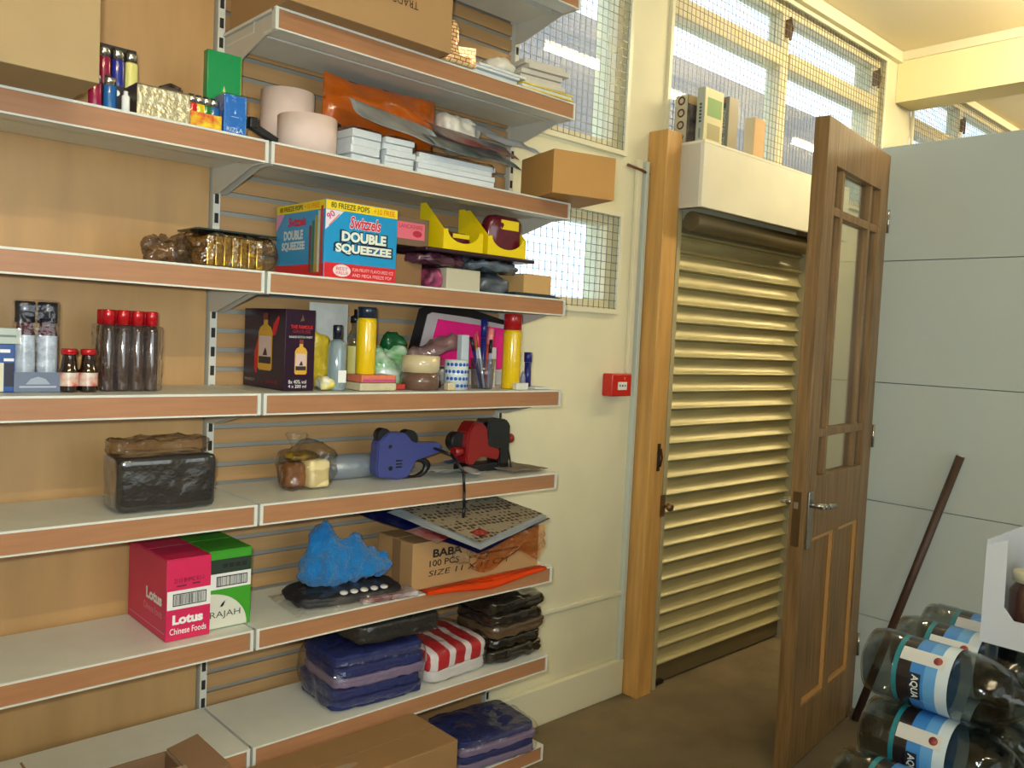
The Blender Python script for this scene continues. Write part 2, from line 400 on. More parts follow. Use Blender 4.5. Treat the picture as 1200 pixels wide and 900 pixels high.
for s_, xx in ((0, SX0-0.012), (1, SX1-0.008)):
    g = MB(); g.box(xx-3, xx-3+0.022, -0.035, 0.030, 0, 1.775); g.done('guide_rail', mat('guide_paint', S(180,168,130), 0.4), rs)
rl = MB(); rl.rod((SX0+0.01-3, -0.075, 1.735), (SX1-0.03-3, -0.075, 1.735), 0.035, seg=20); rl.done('roller_barrel', SHUTD, rs)
struct(box(3.485, 3.56, 1.84, 1.928, 0, 2.0, 0.003).done('trim_5', OAK))
sb = thing('shutter_box', 'cream painted boxed housing over the roller shutter, books on top', 'box', (2.5, 1.75, 1.775))
h = MB(); L_ = 1.10
h.box(0, L_, 0, 0.016, 0, 0.222, bev=0.002); h.done('front_board', BOXW, sb)
box(0, 0.014, 0.0165, 0.178, 0, 0.222, 0.001).done('end_board', mat('shutter_box_shaded_end', S(206,202,188), 0.5), sb)  # left end coloured greyer than the front to imitate its shaded side
box(0.0, L_, 0.0, 0.178, 0.2225, 0.232, 0.001).done('top_board', BOXW, sb)
box(L_-0.014, L_, 0.0165, 0.178, 0, 0.222).done('end_board', BOXW, sb)

# door, open against the partition end
dr = thing('wooden_glazed_door', 'varnished hardwood half-glazed door standing open, chrome handle', 'door', (2.352, 1.264, 0.0), 7.5)
DW, DT = 0.61, 0.044
def db(nm, u0, u1, z0, z1, y0=-DT, y1=0.0, mt=OAK, bev=0.002): return box(u0, u1, y0, y1, z0, z1, bev).done(nm, mt, dr)
db('stile', 0, 0.085, 0.006, 1.976); db('stile', DW-0.085, DW, 0.006, 1.976)
db('rail', 0.085, DW-0.085, 1.845, 1.976); db('rail', 0.085, DW-0.085, 0.715, 0.905); db('rail', 0.085, DW-0.085, 0.006, 0.185)
for a, c in ((0.158, 0.178), (0.432, 0.452)): db('glazing_bar', a, c, 0.905, 1.845, -DT+0.005, -0.005)
for z0, z1 in ((1.025, 1.05), (1.70, 1.725)):
    for a, c in ((0.085, 0.158), (0.178, 0.432), (0.452, 0.525)): db('glazing_bar', a, c, z0, z1, -DT+0.005, -0.005)
DG = film('door_glass', tint=(0.86,0.88,0.84,1), gloss=0.10, rough=0.02, bump=0.0)
for z0, z1 in ((0.905, 1.025), (1.05, 1.70), (1.725, 1.845)):
    for a, c in ((0.085, 0.158), (0.178, 0.432), (0.452, 0.525)): db('glass_pane', a, c, z0, z1, -0.024, -0.020, DG, 0)
db('muntin', 0.285, 0.325, 0.185, 0.715)
for a, c in ((0.085, 0.285), (0.325, 0.525)):
    db('panel', a, c, 0.185, 0.715, -0.030, -0.014, OAK, 0)
    bd = MB(); e = 0.012
    for (p, q, r_, s_) in ((a, a+e, 0.185, 0.715), (c-e, c, 0.185, 0.715), (a+e, c-e, 0.185, 0.185+e), (a+e, c-e, 0.715-e, 0.715)): bd.box(p, q, -0.039, -0.0305, r_, s_)
    bd.done('panel_bead', mat('light_bead', S(196,146,84), 0.4), dr)
h = MB(); h.box(0.022, 0.058, -DT-0.006, -DT-0.0005, 0.69, 0.865, bev=0.002); pl = h.done('handle_plate', CHROME, dr)
h = MB(); h.rod((0.04,-DT-0.006,0.825),(0.04,-DT-0.045,0.825),0.009); h.tube([(0.04,-DT-0.043,0.825),(0.07,-DT-0.046,0.822),(0.135,-DT-0.042,0.818)],0.0085,10); h.done('lever_handle', CHROME, dr)
h = MB(); h.rod((0.04,0.0005,0.825),(0.04,0.04,0.825),0.009); h.tube([(0.04,0.04,0.825),(0.12,0.042,0.82)],0.0085,10); h.box(0.022,0.058,0.0005,0.006,0.69,0.865); h.done('rear_handle', CHROME, dr)
h = MB(); h.box(-0.0022, -0.0003, -0.034, -0.010, 0.70, 0.865); lp = h.done('lock_faceplate', mat('dull_brass', S(120,96,66), 0.35, metal=0.8), dr)
h = MB(); h.box(-0.010, -0.0023, -0.029, -0.015, 0.815, 0.835); h.done('latch_bolt', CHROME, dr)
for zz in (0.25, 1.0, 1.75):
    h = MB(); h.rod((DW+0.004, -0.048, zz-0.04), (DW+0.004, -0.048, zz+0.04), 0.005); h.done('hinge', CHROME, dr)

# ================================================================== SHELVING
BY = 1.88; XL, XM, XR = -0.08, 0.812, 1.705
fr = thing('shelving_frame', 'shop shelving back with white slotted uprights and brown boards', 'shelving', (0, BY, 0))
UP = mat('upright_metal', S(206,204,190), 0.4)
for i, x in enumerate((XL, XM, XR)):
    u = box(x-0.008, x+0.008, -0.012, 0.028, 0, 2.6).done('upright', UP, fr)
    sb_ = MB(); z = 0.05
    while z < 2.55:
        sb_.box(x-0.0045, x+0.0045, -0.0128, -0.0119, z, z+0.022); z += 0.043
    stuff(sb_.done('slots', DARK, u)).parent = u
box(XL+0.013, XM-0.013, 0.0, 0.012, 0.02, 2.6).done('back_panel', HARD, fr)
box(XM+0.013, XR-0.013, 0.008, 0.014, 0.02, 2.6).done('grey_backing', GREY, fr)
z = 0.03; pslat = 0.0445; fs = None
while z < 2.55:
    if fs is None: fs = box(XM+0.013, XR-0.013, 0.0, 0.0078, 0, pslat-0.0105, 0.001).done('slat', SLAT, fr, loc=(0,0,z))
    else:
        q = fs.copy(); C.objects.link(q); q.location = (0,0,z)
    z += pslat
FY = 1.622
def shelf(x0, x1, z, label, lipx=0.0):
    t = thing('metal_shelf', label, 'shelf', ((x0+x1)/2, FY, z), 0, 'white metal shelves with wood look price strips')
    hw = (x1-x0)/2-0.003; D = BY-FY-0.014
    b = MB(); b.box(-hw, hw, 0.010, D, -0.006, 0.0)                     # board
    b.box(-hw, hw, 0.006, 0.013, -0.042, -0.0005)
    b.box(-hw+0.004, hw-0.004, 0.012, 0.055, -0.042, -0.038)            # return lip
    b.box(-hw+0.004, hw-0.004, 0.10, 0.105, -0.030, -0.0055); b.box(-hw+0.004, hw-0.004, 0.105, D-0.01, -0.030, -0.026)
    b.done('board', WHITE, t)
    box(-hw+0.008, hw-0.008, -0.001, 0.0058, -0.041, -0.004).done('price_strip', STRIP, t)
    e = MB(); e.box(-hw, hw, -0.003, 0.012, -0.0038, 0.0006); e.box(-hw, hw, -0.003, 0.006, -0.0445, -0.0412)
    e.box(-hw, -hw+0.007, -0.003, 0.006, -0.0411, -0.004); e.box(hw-0.007, hw, -0.003, 0.006, -0.0411, -0.004)
    e.done('edge_trim', WHITE, t)
    for sx in (-1, 1):
        p = MB(); x = sx*(hw-0.006); poly = [(0.004,-0.008),(D+0.002,-0.008),(D+0.002,-0.085),(D-0.03,-0.085),(0.06,-0.046),(0.004,-0.046)]
        p.prism(poly, -0.0015, 0.0015, Matrix.Translation((x,0,0)) @ Matrix.Rotation(pi/2,4,'Z'))
        p.done('bracket', BRK, t)
    return t
LEV = [('second', 1.66), ('third', 1.397), ('fourth', 1.146), ('fifth', 0.915), ('sixth', 0.65), ('seventh', 0.395), ('lowest', 0.135)]
LL = {1.66:'left-bay shelf holding lighters, cigarette papers and a big carton', 1.397:'empty-looking left-bay shelf level with the blue ice pop boxes', 1.146:'left-bay shelf holding the small wrapped bottles',
      0.915:'left-bay shelf holding the black wrapped pack', 0.65:'left-bay shelf holding the pink and green food boxes', 0.395:'bare lower left-bay shelf, partly hidden by open carton', 0.135:'lowest left-bay shelf near the floor'}
LR = {1.66:'right-bay shelf holding paper rolls and orange bag', 1.397:'right-bay shelf holding the blue ice pop boxes and yellow trays', 1.146:'right-bay shelf crowded with whisky box, cans and pens',
      0.915:'right-bay shelf holding the two price guns', 0.65:'right-bay shelf holding blue cloth and printed brown carton', 0.395:'right-bay shelf holding bagged clothing stacks', 0.135:'lowest right-bay shelf under bagged blue clothing'}
for nm, z in LEV:
    shelf(XL, XM, z, LL[z]); shelf(XM, XR, z, LR[z])
shelf(XM, XR, 1.93, 'upper right-bay shelf holding a carton printed TRADE')
shelf(XM, XR, 2.225, 'topmost right-bay shelf, cut by the picture edge')

# ================================================================== LIGHT FITTINGS
def tube_light(x0, x1, y, label, rz=0):
    t = thing('tube_light', label, 'ceiling light', ((x0+x1)/2, y, 2.73), rz, 'ceiling tube lights'); hl = (x1-x0)/2
    box(-hl-0.02, hl+0.02, -0.03, 0.03, 0.035, 0.098, 0.004).done('housing', TRIMW, t)
    MB().rod((-hl,0,0.012),(hl,0,0.012),0.016,seg=14).done('fluorescent_tube', mat('tube_glow', (1,1,1,1), emit=((1.0,0.86,0.56,1), TUBE)), t)
    for s_ in (-1, 1): box(s_*hl-0.012, s_*hl+0.012, -0.02, 0.02, -0.008, 0.036, 0.003).done('lamp_holder', TRIMW, t)
tube_light(2.97, 4.25, 0.89, 'fluorescent tube above, mirrored in the mesh window')
tube_light(-0.6, 0.8, -0.9, 'fluorescent tube over the aisle behind the viewer')
tube_light(5.4, 6.8, 0.89, 'fluorescent tube beyond the cream beam')
# ================================================================== THINGS ON THE SHELVES
Z1, Z2, Z3, Z4, Z5, Z6, Z7, Z8 = 1.931, 1.661, 1.398, 1.147, 0.916, 0.651, 0.396, 0.136
TXT = flat(30,28,26); TXTW = flat(232,232,226); TXR = flat(200,30,34)
def carton(name, label, loc, sx, sy, sz, mt, rz=0, cat='box', tape=None, group=None, flaps=False):
    """closed carton: body + two top flaps with a seam; origin = front left bottom corner"""
    t = thing(name, label, cat, loc, rz, group)
    box(0, sx, 0, sy, 0, sz-0.0022, 0.0015).done('body', mt, t)
    g = 0.0012
    box(0.0005, sx-0.0005, 0.0005, sy/2-g, sz-0.0021, sz, 0.0005).done('flap', mt, t); box(0.0005, sx-0.0005, sy/2+g, sy-0.0005, sz-0.0021, sz, 0.0005).done('flap', mt, t)
    if tape: box(0.001, sx-0.001, sy/2-0.022, sy/2+0.022, sz+0.0001, sz+0.0006).done('tape', tape, t)
    return t
TAPE = mat('parcel_tape', S(176,132,74), 0.2)

# ---- top: second shelf, left bay
t = carton('cardboard_carton', 'large plain brown carton at the top left corner, overhanging its shelf', (-0.02, 1.475, Z2), 0.462, 0.36, 0.40, mat('pale_carton', S(168,142,98), 0.75, var=0.06, vscale=10), tape=TAPE)
patch('paper_label', t, TXTW, rect(0.20, 0.345, 0.155, 0.30))
# lighter display behind
def lighter(name, label, loc, colm, h=0.08, rz=0, group=None, tilt=None, parent=None):
    if parent is None: t = thing(name, label, 'lighter', loc, rz, group)
    else: t = bpy.data.objects.new(name, None); C.objects.link(t); t.parent = parent; t.location = loc
    k = h/0.08
    MB().lathe([(0,0),(0.010,0),(0.011,0.003),(0.011,0.055*k),(0.010,0.058*k),(0,0.058*k)], 14, None, 1.05, 0.62).done('fuel_body', colm, t)
    MB().lathe([(0,0.0585*k),(0.0098,0.0585*k),(0.0098,0.074*k),(0.009,0.0755*k),(0,0.0755*k)], 12, None, 1.05, 0.62).done('metal_hood', CHROME, t)
    MB().box(-0.009, 0.001, -0.004, 0.004, 0.0757*k, 0.080*k, bev=0.0008).done('thumb_lever', BLACK, t)
    return t
LG = {'red': mat('lighter_red', S(196,30,28), 0.2, coat=0.5), 'yellow': mat('lighter_yellow', S(214,190,20), 0.2, coat=0.5), 'green': mat('lighter_green', S(20,110,50), 0.2, coat=0.5),
      'blue': mat('lighter_blue', S(26,40,130), 0.2, coat=0.5), 'cyan': mat('lighter_cyan', S(20,90,150), 0.2, coat=0.5), 'crimson': mat('lighter_crimson', S(140,16,60), 0.2, coat=0.5), 'cream': mat('lighter_cream', S(214,206,120), 0.3)}
t = thing('lighter_display_stand', 'black stepped lighter display beside the big carton', 'display stand', (0.505, 1.68, Z2))
b = MB(); b.box(0, 0.072, -0.002, 0.002, 0, 0.055); b.box(0, 0.072, 0.028, 0.032, 0, 0.135); b.box(0, 0.072, 0.0021, 0.0279, 0, 0.012); b.box(0,0.072,0.0021,0.0279,0.047,0.05); b.done('tray', mat('black_card', S(26,14,20), 0.35), t)
for k in range(4):
    cx = 0.012+k*0.016
    if k % 2 == 0: patch('warning_sign', t, TXTW, [(cx-0.006, 0.036), (cx+0.006, 0.036), (cx, 0.048)], at=-0.002)
    else: patch('warning_sign', t, TXTW, ell(cx, 0.042, 0.0058, 0.0058), at=-0.002)
for k, (cn, nm) in enumerate((('crimson','red'),('blue','dark blue'),('cream','pale yellow'))):
    lighter('lighter', '%s lighter in the back row of the black display' % nm, (0.505+0.012+0.024*k, 1.697, Z2+0.0505), LG[cn], 0.078, group='lighters in the black display')
for k, (cn, nm, x) in enumerate((('crimson','crimson',0.487),('cyan','deep blue',0.5125))):
    lighter('lighter', '%s lighter standing in front of the black display' % nm, (x, 1.648, Z2), LG[cn], 0.062-0.0*k, group='lighters in front of the display')
b = MB(); b.lathe([(0,0),(0.007,0),(0.007,0.028),(0.004,0.032),(0.004,0.038),(0,0.038)], 12); tag(b.done('small_white_tube', TXTW, loc=(0.536, 1.637, Z2)), 'tiny white tube beside the silver box', 'tube')
# silver / gold box
t = thing('metallic_gift_box', 'long shiny silver gold box on the top left shelf edge', 'box', (0.553, 1.632, Z2))
MG = mat('silver_gold_foil', S(206,196,160), 0.28, metal=0.65, bump=0.6, bscale=70)
box(0, 0.099, 0, 0.115, 0, 0.056, 0.0015).done('body', mat('dark_box_side', S(66,54,44), 0.35), t)
box(0.001, 0.098, -0.0015, -0.0002, 0.001, 0.055).done('foil_front', MG, t)
box(0.0, 0.099, 0, 0.115, 0.0562, 0.058, 0.0005).done('lid', mat('box_lid', S(120,104,80), 0.35), t)
# small lighter tray: yellow box with lighters
t = thing('yellow_lighter_tray', 'small yellow patterned tray holding coloured lighters', 'tray', (0.655, 1.637, Z2))
YB = mat('yellow_print_card', S(226,200,24), 0.45, var=1, vscale=60, col2=S(206,70,30))
b = MB(); b.box(0, 0.062, 0, 0.002, 0, 0.030); b.box(0, 0.062, 0.038, 0.040, 0, 0.046); b.box(0, 0.002, 0.0021, 0.0379, 0, 0.032); b.box(0.060, 0.062, 0.0021, 0.0379, 0, 0.032); b.box(0.002,0.06,0.0021,0.0379,0,0.002); b.done('tray_body', YB, t)
for k, cn in enumerate(('red','yellow','green','cyan')):
    lighter('lighter', '%s lighter in the small yellow tray' % {'cyan':'blue'}.get(cn, cn), (0.655+0.0095+0.0142*k, 1.651, Z2+0.0025), LG[cn], 0.062, group='lighters in the yellow tray')
    bpy.context.scene.collection.objects[-1]
b = MB(); b.tube([(0.62,1.70,Z2+0.075),(0.64,1.70,Z2+0.085),(0.655,1.69,Z2+0.078)], 0.004); b.box(0.618,0.66,1.690,1.712,Z2,Z2+0.078); tag(b.done('dark_accessory', mat('dark_accessory', S(60,46,36), 0.5)), 'dark pouch tucked behind the yellow lighter tray', 'pouch')
def booklet(label, loc, sx, sy, sz, mt, side, word, wordm, tilt=0, rz=0):
    t = thing('rolling_paper_carton', label, 'box', loc, rz)
    box(0, sx, 0, sy, 0, sz, 0.002).done('body', mt, t)
    box(sx+0.0001, sx+0.0012, 0.001, sy-0.001, 0.001, sz-0.001).done('side_label', side, t)
    text(word, 'lettering', t, (sx/2, -0.0006, sz*0.13), sx*0.75, sz*0.11, wordm)
    patch('emblem', t, wordm, [(sx*0.5, sz*0.62), (sx*0.46, sz*0.56), (sx*0.5, sz*0.52), (sx*0.54, sz*0.56)]); patch('rule_line', t, wordm, rect(sx*0.33, sx*0.67, sz*0.45, sz*0.462))
    return t
booklet('green rolling paper carton standing upright behind the blue one', (0.712, 1.70, Z2), 0.071, 0.020, 0.175, mat('green_card', S(0,136,72), 0.3, coat=0.3), flat(150,190,80), 'RIZLA', flat(200,190,120))
t = booklet('shiny blue rolling paper carton wrapped in film', (0.7215, 1.637, Z2), 0.045, 0.045, 0.078, mat('blue_card', S(0,104,190), 0.25, coat=0.5), flat(60,150,214), 'RIZLA', flat(200,214,226))
MB().box(-0.0015, 0.048, -0.0015, 0.0465, 0.0003, 0.080, bev=0.002).done('film_wrap', FILM, t)
b = MB(); b.box(0, 0.060, -0.008, 0.008, 0, 0.014, bev=0.002); b.move(Matrix.Rotation(radians(22), 4, 'Y')); b.box(-0.004,0.014,-0.010,0.010,0.0,0.022,bev=0.003); b.move(Matrix.Translation((0,0,0.0)))
lowest = min(v.co.z for v in b.b.verts); b.move(Matrix.Translation((0,0,-lowest)))
tag(b.done('black_clip', BLACK, loc=(0.779, 1.645, Z2)), 'black plastic clip leaning between blue carton and paper roll', 'clip')

# ---- second shelf, right bay
PINKR = mat('pale_pink_paper', S(222,198,186), 0.8, var=0.04, vscale=40)
for (x, y, r, h_, lb) in ((0.950, 1.815, 0.060, 0.160, 'taller pale pink paper roll at the back left'), (0.935, 1.693, 0.064, 0.080, 'shorter pale pink paper roll in front of the taller one')):
    t = thing('paper_roll', lb, 'paper roll', (x, y, Z2), 0, 'paper rolls')
    MB().lathe([(r*0.3,0),(r,0),(r,h_),(r*0.3,h_),(r*0.3,0)], 40).done('paper', PINKR, t)
    MB().lathe([(r*0.22,0.001),(r*0.29,0.001),(r*0.29,h_-0.001),(r*0.22,h_-0.001),(r*0.22,0.001)], 24).done('core', CARDD, t)
# orange padded bag
ORG = mat('orange_foil_bag', S(196,92,14), 0.22, bump=0.5, bscale=14, coat=0.6, var=0.3, vscale=9)
def sheet(w_, h_, thick, amp, seed, nu=24, nv=12, sag=0.0, curl=0.0):
    b = MB()
    def fn(u, v):
        x, z = (u-0.5)*w_, v*h_
        e = (1-abs(2*u-1)**4)*(1-abs(2*v-1)**4)
        y = noise.noise(Vector((u*3+seed, v*2, seed)))*amp*e
        z2 = z-sag*sin(pi*u)*v
        return Vector((x, y, z2))
    b.grid(fn, nu, nv); return b
def bag(w_, h_, d_, amp, seed, sag=0.0):
    """a filled flat bag: two sheets meeting at sealed edges"""
    b = MB()
    for sgn in (-1, 1):
        def fn(u, v):
            e = ((1-abs(2*u-1)**2.5)*(1-abs(2*v-1)**2.5))**0.6 if 0<u<1 and 0<v<1 else 0
            return Vector(((u-0.5)*w_, sgn*(d_/2*e+0.0006)+noise.noise(Vector((u*5+seed, v*4, seed+sgn)))*amp*(0.3+e), v*h_-sag*sin(pi*u)*v+noise.noise(Vector((u*4, seed, v*2)))*amp*0.4))
        b.grid(fn, 26, 16)
    bmesh.ops.remove_doubles(b.b, verts=b.b.verts[:], dist=0.0002)
    return b
t = thing('orange_refill_bag', 'shiny orange plastic bag lying upright behind the papers', 'bag', (1.185, 1.785, Z2+0.088), 0)
bag(0.325, 0.135, 0.045, 0.010, 3.3, 0.006).done('bag_skin', ORG, t)
b = MB(); b.soft(0.30, 0.07, 0.086, 8, 3, 0.15, 2, 5); b.done('bag_foot', ORG, t, loc=(0.0, 0.010, -0.0875))
[patch('dark_print', t, TXT, [(-0.165+k*0.013, 0.006-k*0.002), (-0.156+k*0.013, 0.004-k*0.002), (-0.154+k*0.013, 0.018-k*0.002), (-0.163+k*0.013, 0.020-k*0.002)], at=-0.030) for k in range(6)]
# stacks of white bagged papers
def paperstack(label, loc, sx, sy, n, h_, rz=0, mt=WPAP, jit=0.004, seed=1, wrap=True, cat='paper', group=None, name='paper_stack', pname='paper_pack'):
    rnd = random.Random(seed); t = thing(name, label, cat, loc, rz, group); hh = h_/n
    for k in range(n):
        j = rnd.uniform(-jit, jit); j2 = rnd.uniform(-jit, jit)
        MB().box(-sx/2+j, sx/2+j, -sy/2+j2, sy/2+j2, k*hh+0.0002, (k+1)*hh-0.0007, bev=min(0.002, hh*0.2)).done(pname, mt, t)
    if wrap: MB().soft(sx+0.012, sy+0.012, h_+0.006, 8, 10, 0.05, 3, seed).done('clear_wrap', FILM, t)
    return t
paperstack('left one of three wrapped stacks of white bags on the upper shelf', (1.057, 1.71, Z2), 0.078, 0.12, 4, 0.074, 2, seed=2, group='wrapped white stacks')
paperstack('middle one of three wrapped stacks of white bags on the upper shelf', (1.149, 1.70, Z2), 0.078, 0.12, 5, 0.070, -3, seed=3, group='wrapped white stacks')
paperstack('right low one of three wrapped stacks of white bags, beside small carton', (1.318, 1.70, Z2), 0.235, 0.12, 4, 0.055, -2, seed=4, jit=0.01, group='wrapped white stacks')
# magazines / leaflets on top of the stacks
def leaf(name, label, cat, w_, d_, mt, loc, rz, tiltx=0, tilty=0, amp=0.006, seed=0, thick=0.0012, nu=14, nv=10, roll=0, extra=None):
    b = MB()
    b.grid(lambda u, v: Vector(((u-0.5)*w_, (v-0.5)*d_, noise.noise(Vector((u*2+seed, v*2, seed)))*amp+roll*(2*u-1)**2)), nu, nv, thick)
    b.move(Matrix.Rotation(radians(tiltx), 4, 'X') @ Matrix.Rotation(radians(tilty), 4, 'Y'))
    o = b.done(name, mt, loc=loc, rot=(0, 0, radians(rz))); return tag(o, label, cat)
GLOSSP = mat('grey_leaflet', S(214,218,216), 0.3, var=0.45, vscale=14, coat=0.3)
REDP = mat('red_leaflet', S(176,60,50), 0.3, var=1.0, vscale=9, col2=S(196,196,192), coat=0.3)
TEALP = mat('teal_leaflet', S(30,80,92), 0.3, var=1.0, vscale=9, col2=S(190,190,186), coat=0.3)
leaf('leaflet', 'grey glossy leaflet draped over the white stacks', 'leaflet', 0.24, 0.12, GLOSSP, (1.15, 1.665, Z2+0.112), -6, 34, 8, 0.012, 1)
leaf('leaflet', 'teal printed leaflet under the other leaflets', 'leaflet', 0.27, 0.13, TEALP, (1.36, 1.655, Z2+0.092), -3, 32, 3, 0.008, 2)
leaf('leaflet', 'red and white leaflet below the orange bag', 'leaflet', 0.25, 0.10, REDP, (1.40, 1.688, Z2+0.122), -6, 30, 5, 0.008, 5)
leaf('leaflet', 'pale blue white carrier sheet reaching over the small carton', 'leaflet', 0.20, 0.14, mat('pale_blue_sheet', S(206,214,226), 0.4, var=0.1), (1.535, 1.70, Z2+0.150), -4, 26, 4, 0.014, 7)
t = thing('white_carrier_bag', 'crumpled white carrier bag on the leaflets beside orange bag', 'bag', (1.418, 1.775, Z2+0.101), 0)
MB().soft(0.135, 0.085, 0.100, 12, 3, 0.22, 3.2, 19).done('bag_skin', mat('white_bag', S(222,216,200), 0.4, bump=0.4, bscale=30), t)
t = carton('cardboard_carton', 'small tan carton overhanging the right end of the upper shelf', (1.562, 1.553, Z2+0.003), 0.19, 0.18, 0.112, mat('tan_carton', S(190,142,76), 0.7, var=0.05), rz=-16, tape=TAPE)
b = MB(); b.box(1.565, 1.69, 1.64, 1.76, Z2, Z2+0.0028); tag(b.done('folded_card', CARDD), 'flat folded card under the small tan carton', 'card')

# ---- top shelf right bay
t = carton('cardboard_carton', 'long brown carton printed TRADE upside down on the uppermost laden shelf', (0.818, 1.572, Z1), 0.41, 0.265, 0.183, mat('mid_carton', S(166,130,84), 0.75, var=0.05), tape=TAPE)
text('TRADE 2', 'lettering', t, (0.27, -0.0006, 0.078), 0.085, 0.017, TXT, roll=180)
for k, (a, c, zz, wd) in enumerate(((0.285, 0, 0.103, 0.035), (0.33, 0, 0.122, 0.03))): patch('faint_print', t, TXT, rect(a, a+wd, zz, zz+0.006))
GP = bpy.data.materials.new('gold_brick_pattern'); GP.use_nodes = True; n_ = GP.node_tree; bs = n_.nodes['Principled BSDF']; bs.inputs['Roughness'].default_value = 0.22; bs.inputs['Metallic'].default_value = 0.35; bs.inputs['Coat Weight'].default_value = 0.8  # pale gold bricks divided by reddish lines
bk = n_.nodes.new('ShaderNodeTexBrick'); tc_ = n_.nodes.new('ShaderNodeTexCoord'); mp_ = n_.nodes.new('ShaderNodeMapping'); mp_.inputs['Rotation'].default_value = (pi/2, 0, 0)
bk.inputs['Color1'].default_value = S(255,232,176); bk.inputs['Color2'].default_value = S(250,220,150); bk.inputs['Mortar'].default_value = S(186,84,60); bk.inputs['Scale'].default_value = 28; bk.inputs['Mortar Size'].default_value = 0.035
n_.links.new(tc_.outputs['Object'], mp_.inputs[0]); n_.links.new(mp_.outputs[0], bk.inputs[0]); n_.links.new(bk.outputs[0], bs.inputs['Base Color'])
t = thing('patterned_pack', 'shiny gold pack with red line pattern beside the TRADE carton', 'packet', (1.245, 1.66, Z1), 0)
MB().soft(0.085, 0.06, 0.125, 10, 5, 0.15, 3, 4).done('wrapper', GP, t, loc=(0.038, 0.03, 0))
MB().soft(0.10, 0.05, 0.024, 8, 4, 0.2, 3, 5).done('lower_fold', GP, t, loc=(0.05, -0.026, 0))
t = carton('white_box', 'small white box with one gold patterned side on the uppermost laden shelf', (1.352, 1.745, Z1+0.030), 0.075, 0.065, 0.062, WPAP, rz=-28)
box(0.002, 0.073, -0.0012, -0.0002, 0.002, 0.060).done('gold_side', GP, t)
t = paperstack('loose pile of white paper bags under the gold-sided white box', (1.43, 1.73, Z1), 0.16, 0.19, 4, 0.029, 0, seed=8, wrap=False, jit=0.012)
t = paperstack('tilted stack of white paper bags on the yellow folder', (1.60, 1.71, Z1+0.016), 0.135, 0.17, 5, 0.066, -8, seed=9, wrap=False, jit=0.010, mt=mat('offwhite_bag', S(206,200,186), 0.6, var=0.05))
t = thing('yellow_folder', 'bright yellow folder at the right end of the uppermost laden shelf', 'folder', (1.60, 1.71, Z1), -3)
YEL = mat('bright_yellow', S(222,196,30), 0.4)
box(-0.09, 0.09, -0.092, 0.095, 0.0003, 0.0035).done('cover', YEL, t); box(-0.088, 0.088, -0.088, 0.094, 0.0036, 0.0115).done('pages', WPAP, t); box(-0.09, 0.09, -0.092, 0.095, 0.0116, 0.0148).done('cover', YEL, t)
b = MB(); b.soft(0.075, 0.10, 0.04, 8, 2.5, 0.3, 2, 11); tag(b.done('crumpled_bag', mat('white_bag', S(222,216,200)), loc=(1.480, 1.70, Z1+0.031)), 'crumpled clear white bag between the paper piles', 'bag')

# ---- third shelf
t = thing('gold_biscuit_pack', 'gold biscuit tray in a crinkled clear dark bag', 'packet', (0.77, 1.72, Z3), 0)
GOLD = mat('gold_foil', S(206,166,70), 0.24, metal=0.9, bump=0.15, bscale=30)
b = MB()
for k in range(7): b.box(-0.062+k*0.0176, -0.062+k*0.0176+0.0165, -0.05, 0.03, 0.003, 0.066, bev=0.003)
b.done('gold_tray', GOLD, t)
MB().box(-0.085, 0.085, -0.058, 0.045, 0.0735, 0.077, bev=0.001).done('dark_card_lid', mat('dark_green_card', S(36,50,46), 0.25), t)
MB().soft(0.185, 0.115, 0.073, 12, 5, 0.22, 3, 2).done('clear_bag', film('dark_bag_film', tint=(0.72,0.68,0.62,1), gloss=0.12, rough=0.12, bump=1.0, bscale=30), t)
MB().soft(0.095, 0.08, 0.055, 10, 2.2, 0.5, 3, 4).done('bag_end', film('dark_bag_end', tint=(0.80,0.74,0.68,1), gloss=0.07, rough=0.12, bump=0.6, bscale=30, body=(0.12,0.09,0.07,1), bodyfac=0.10), t, loc=(-0.125, 0, 0))
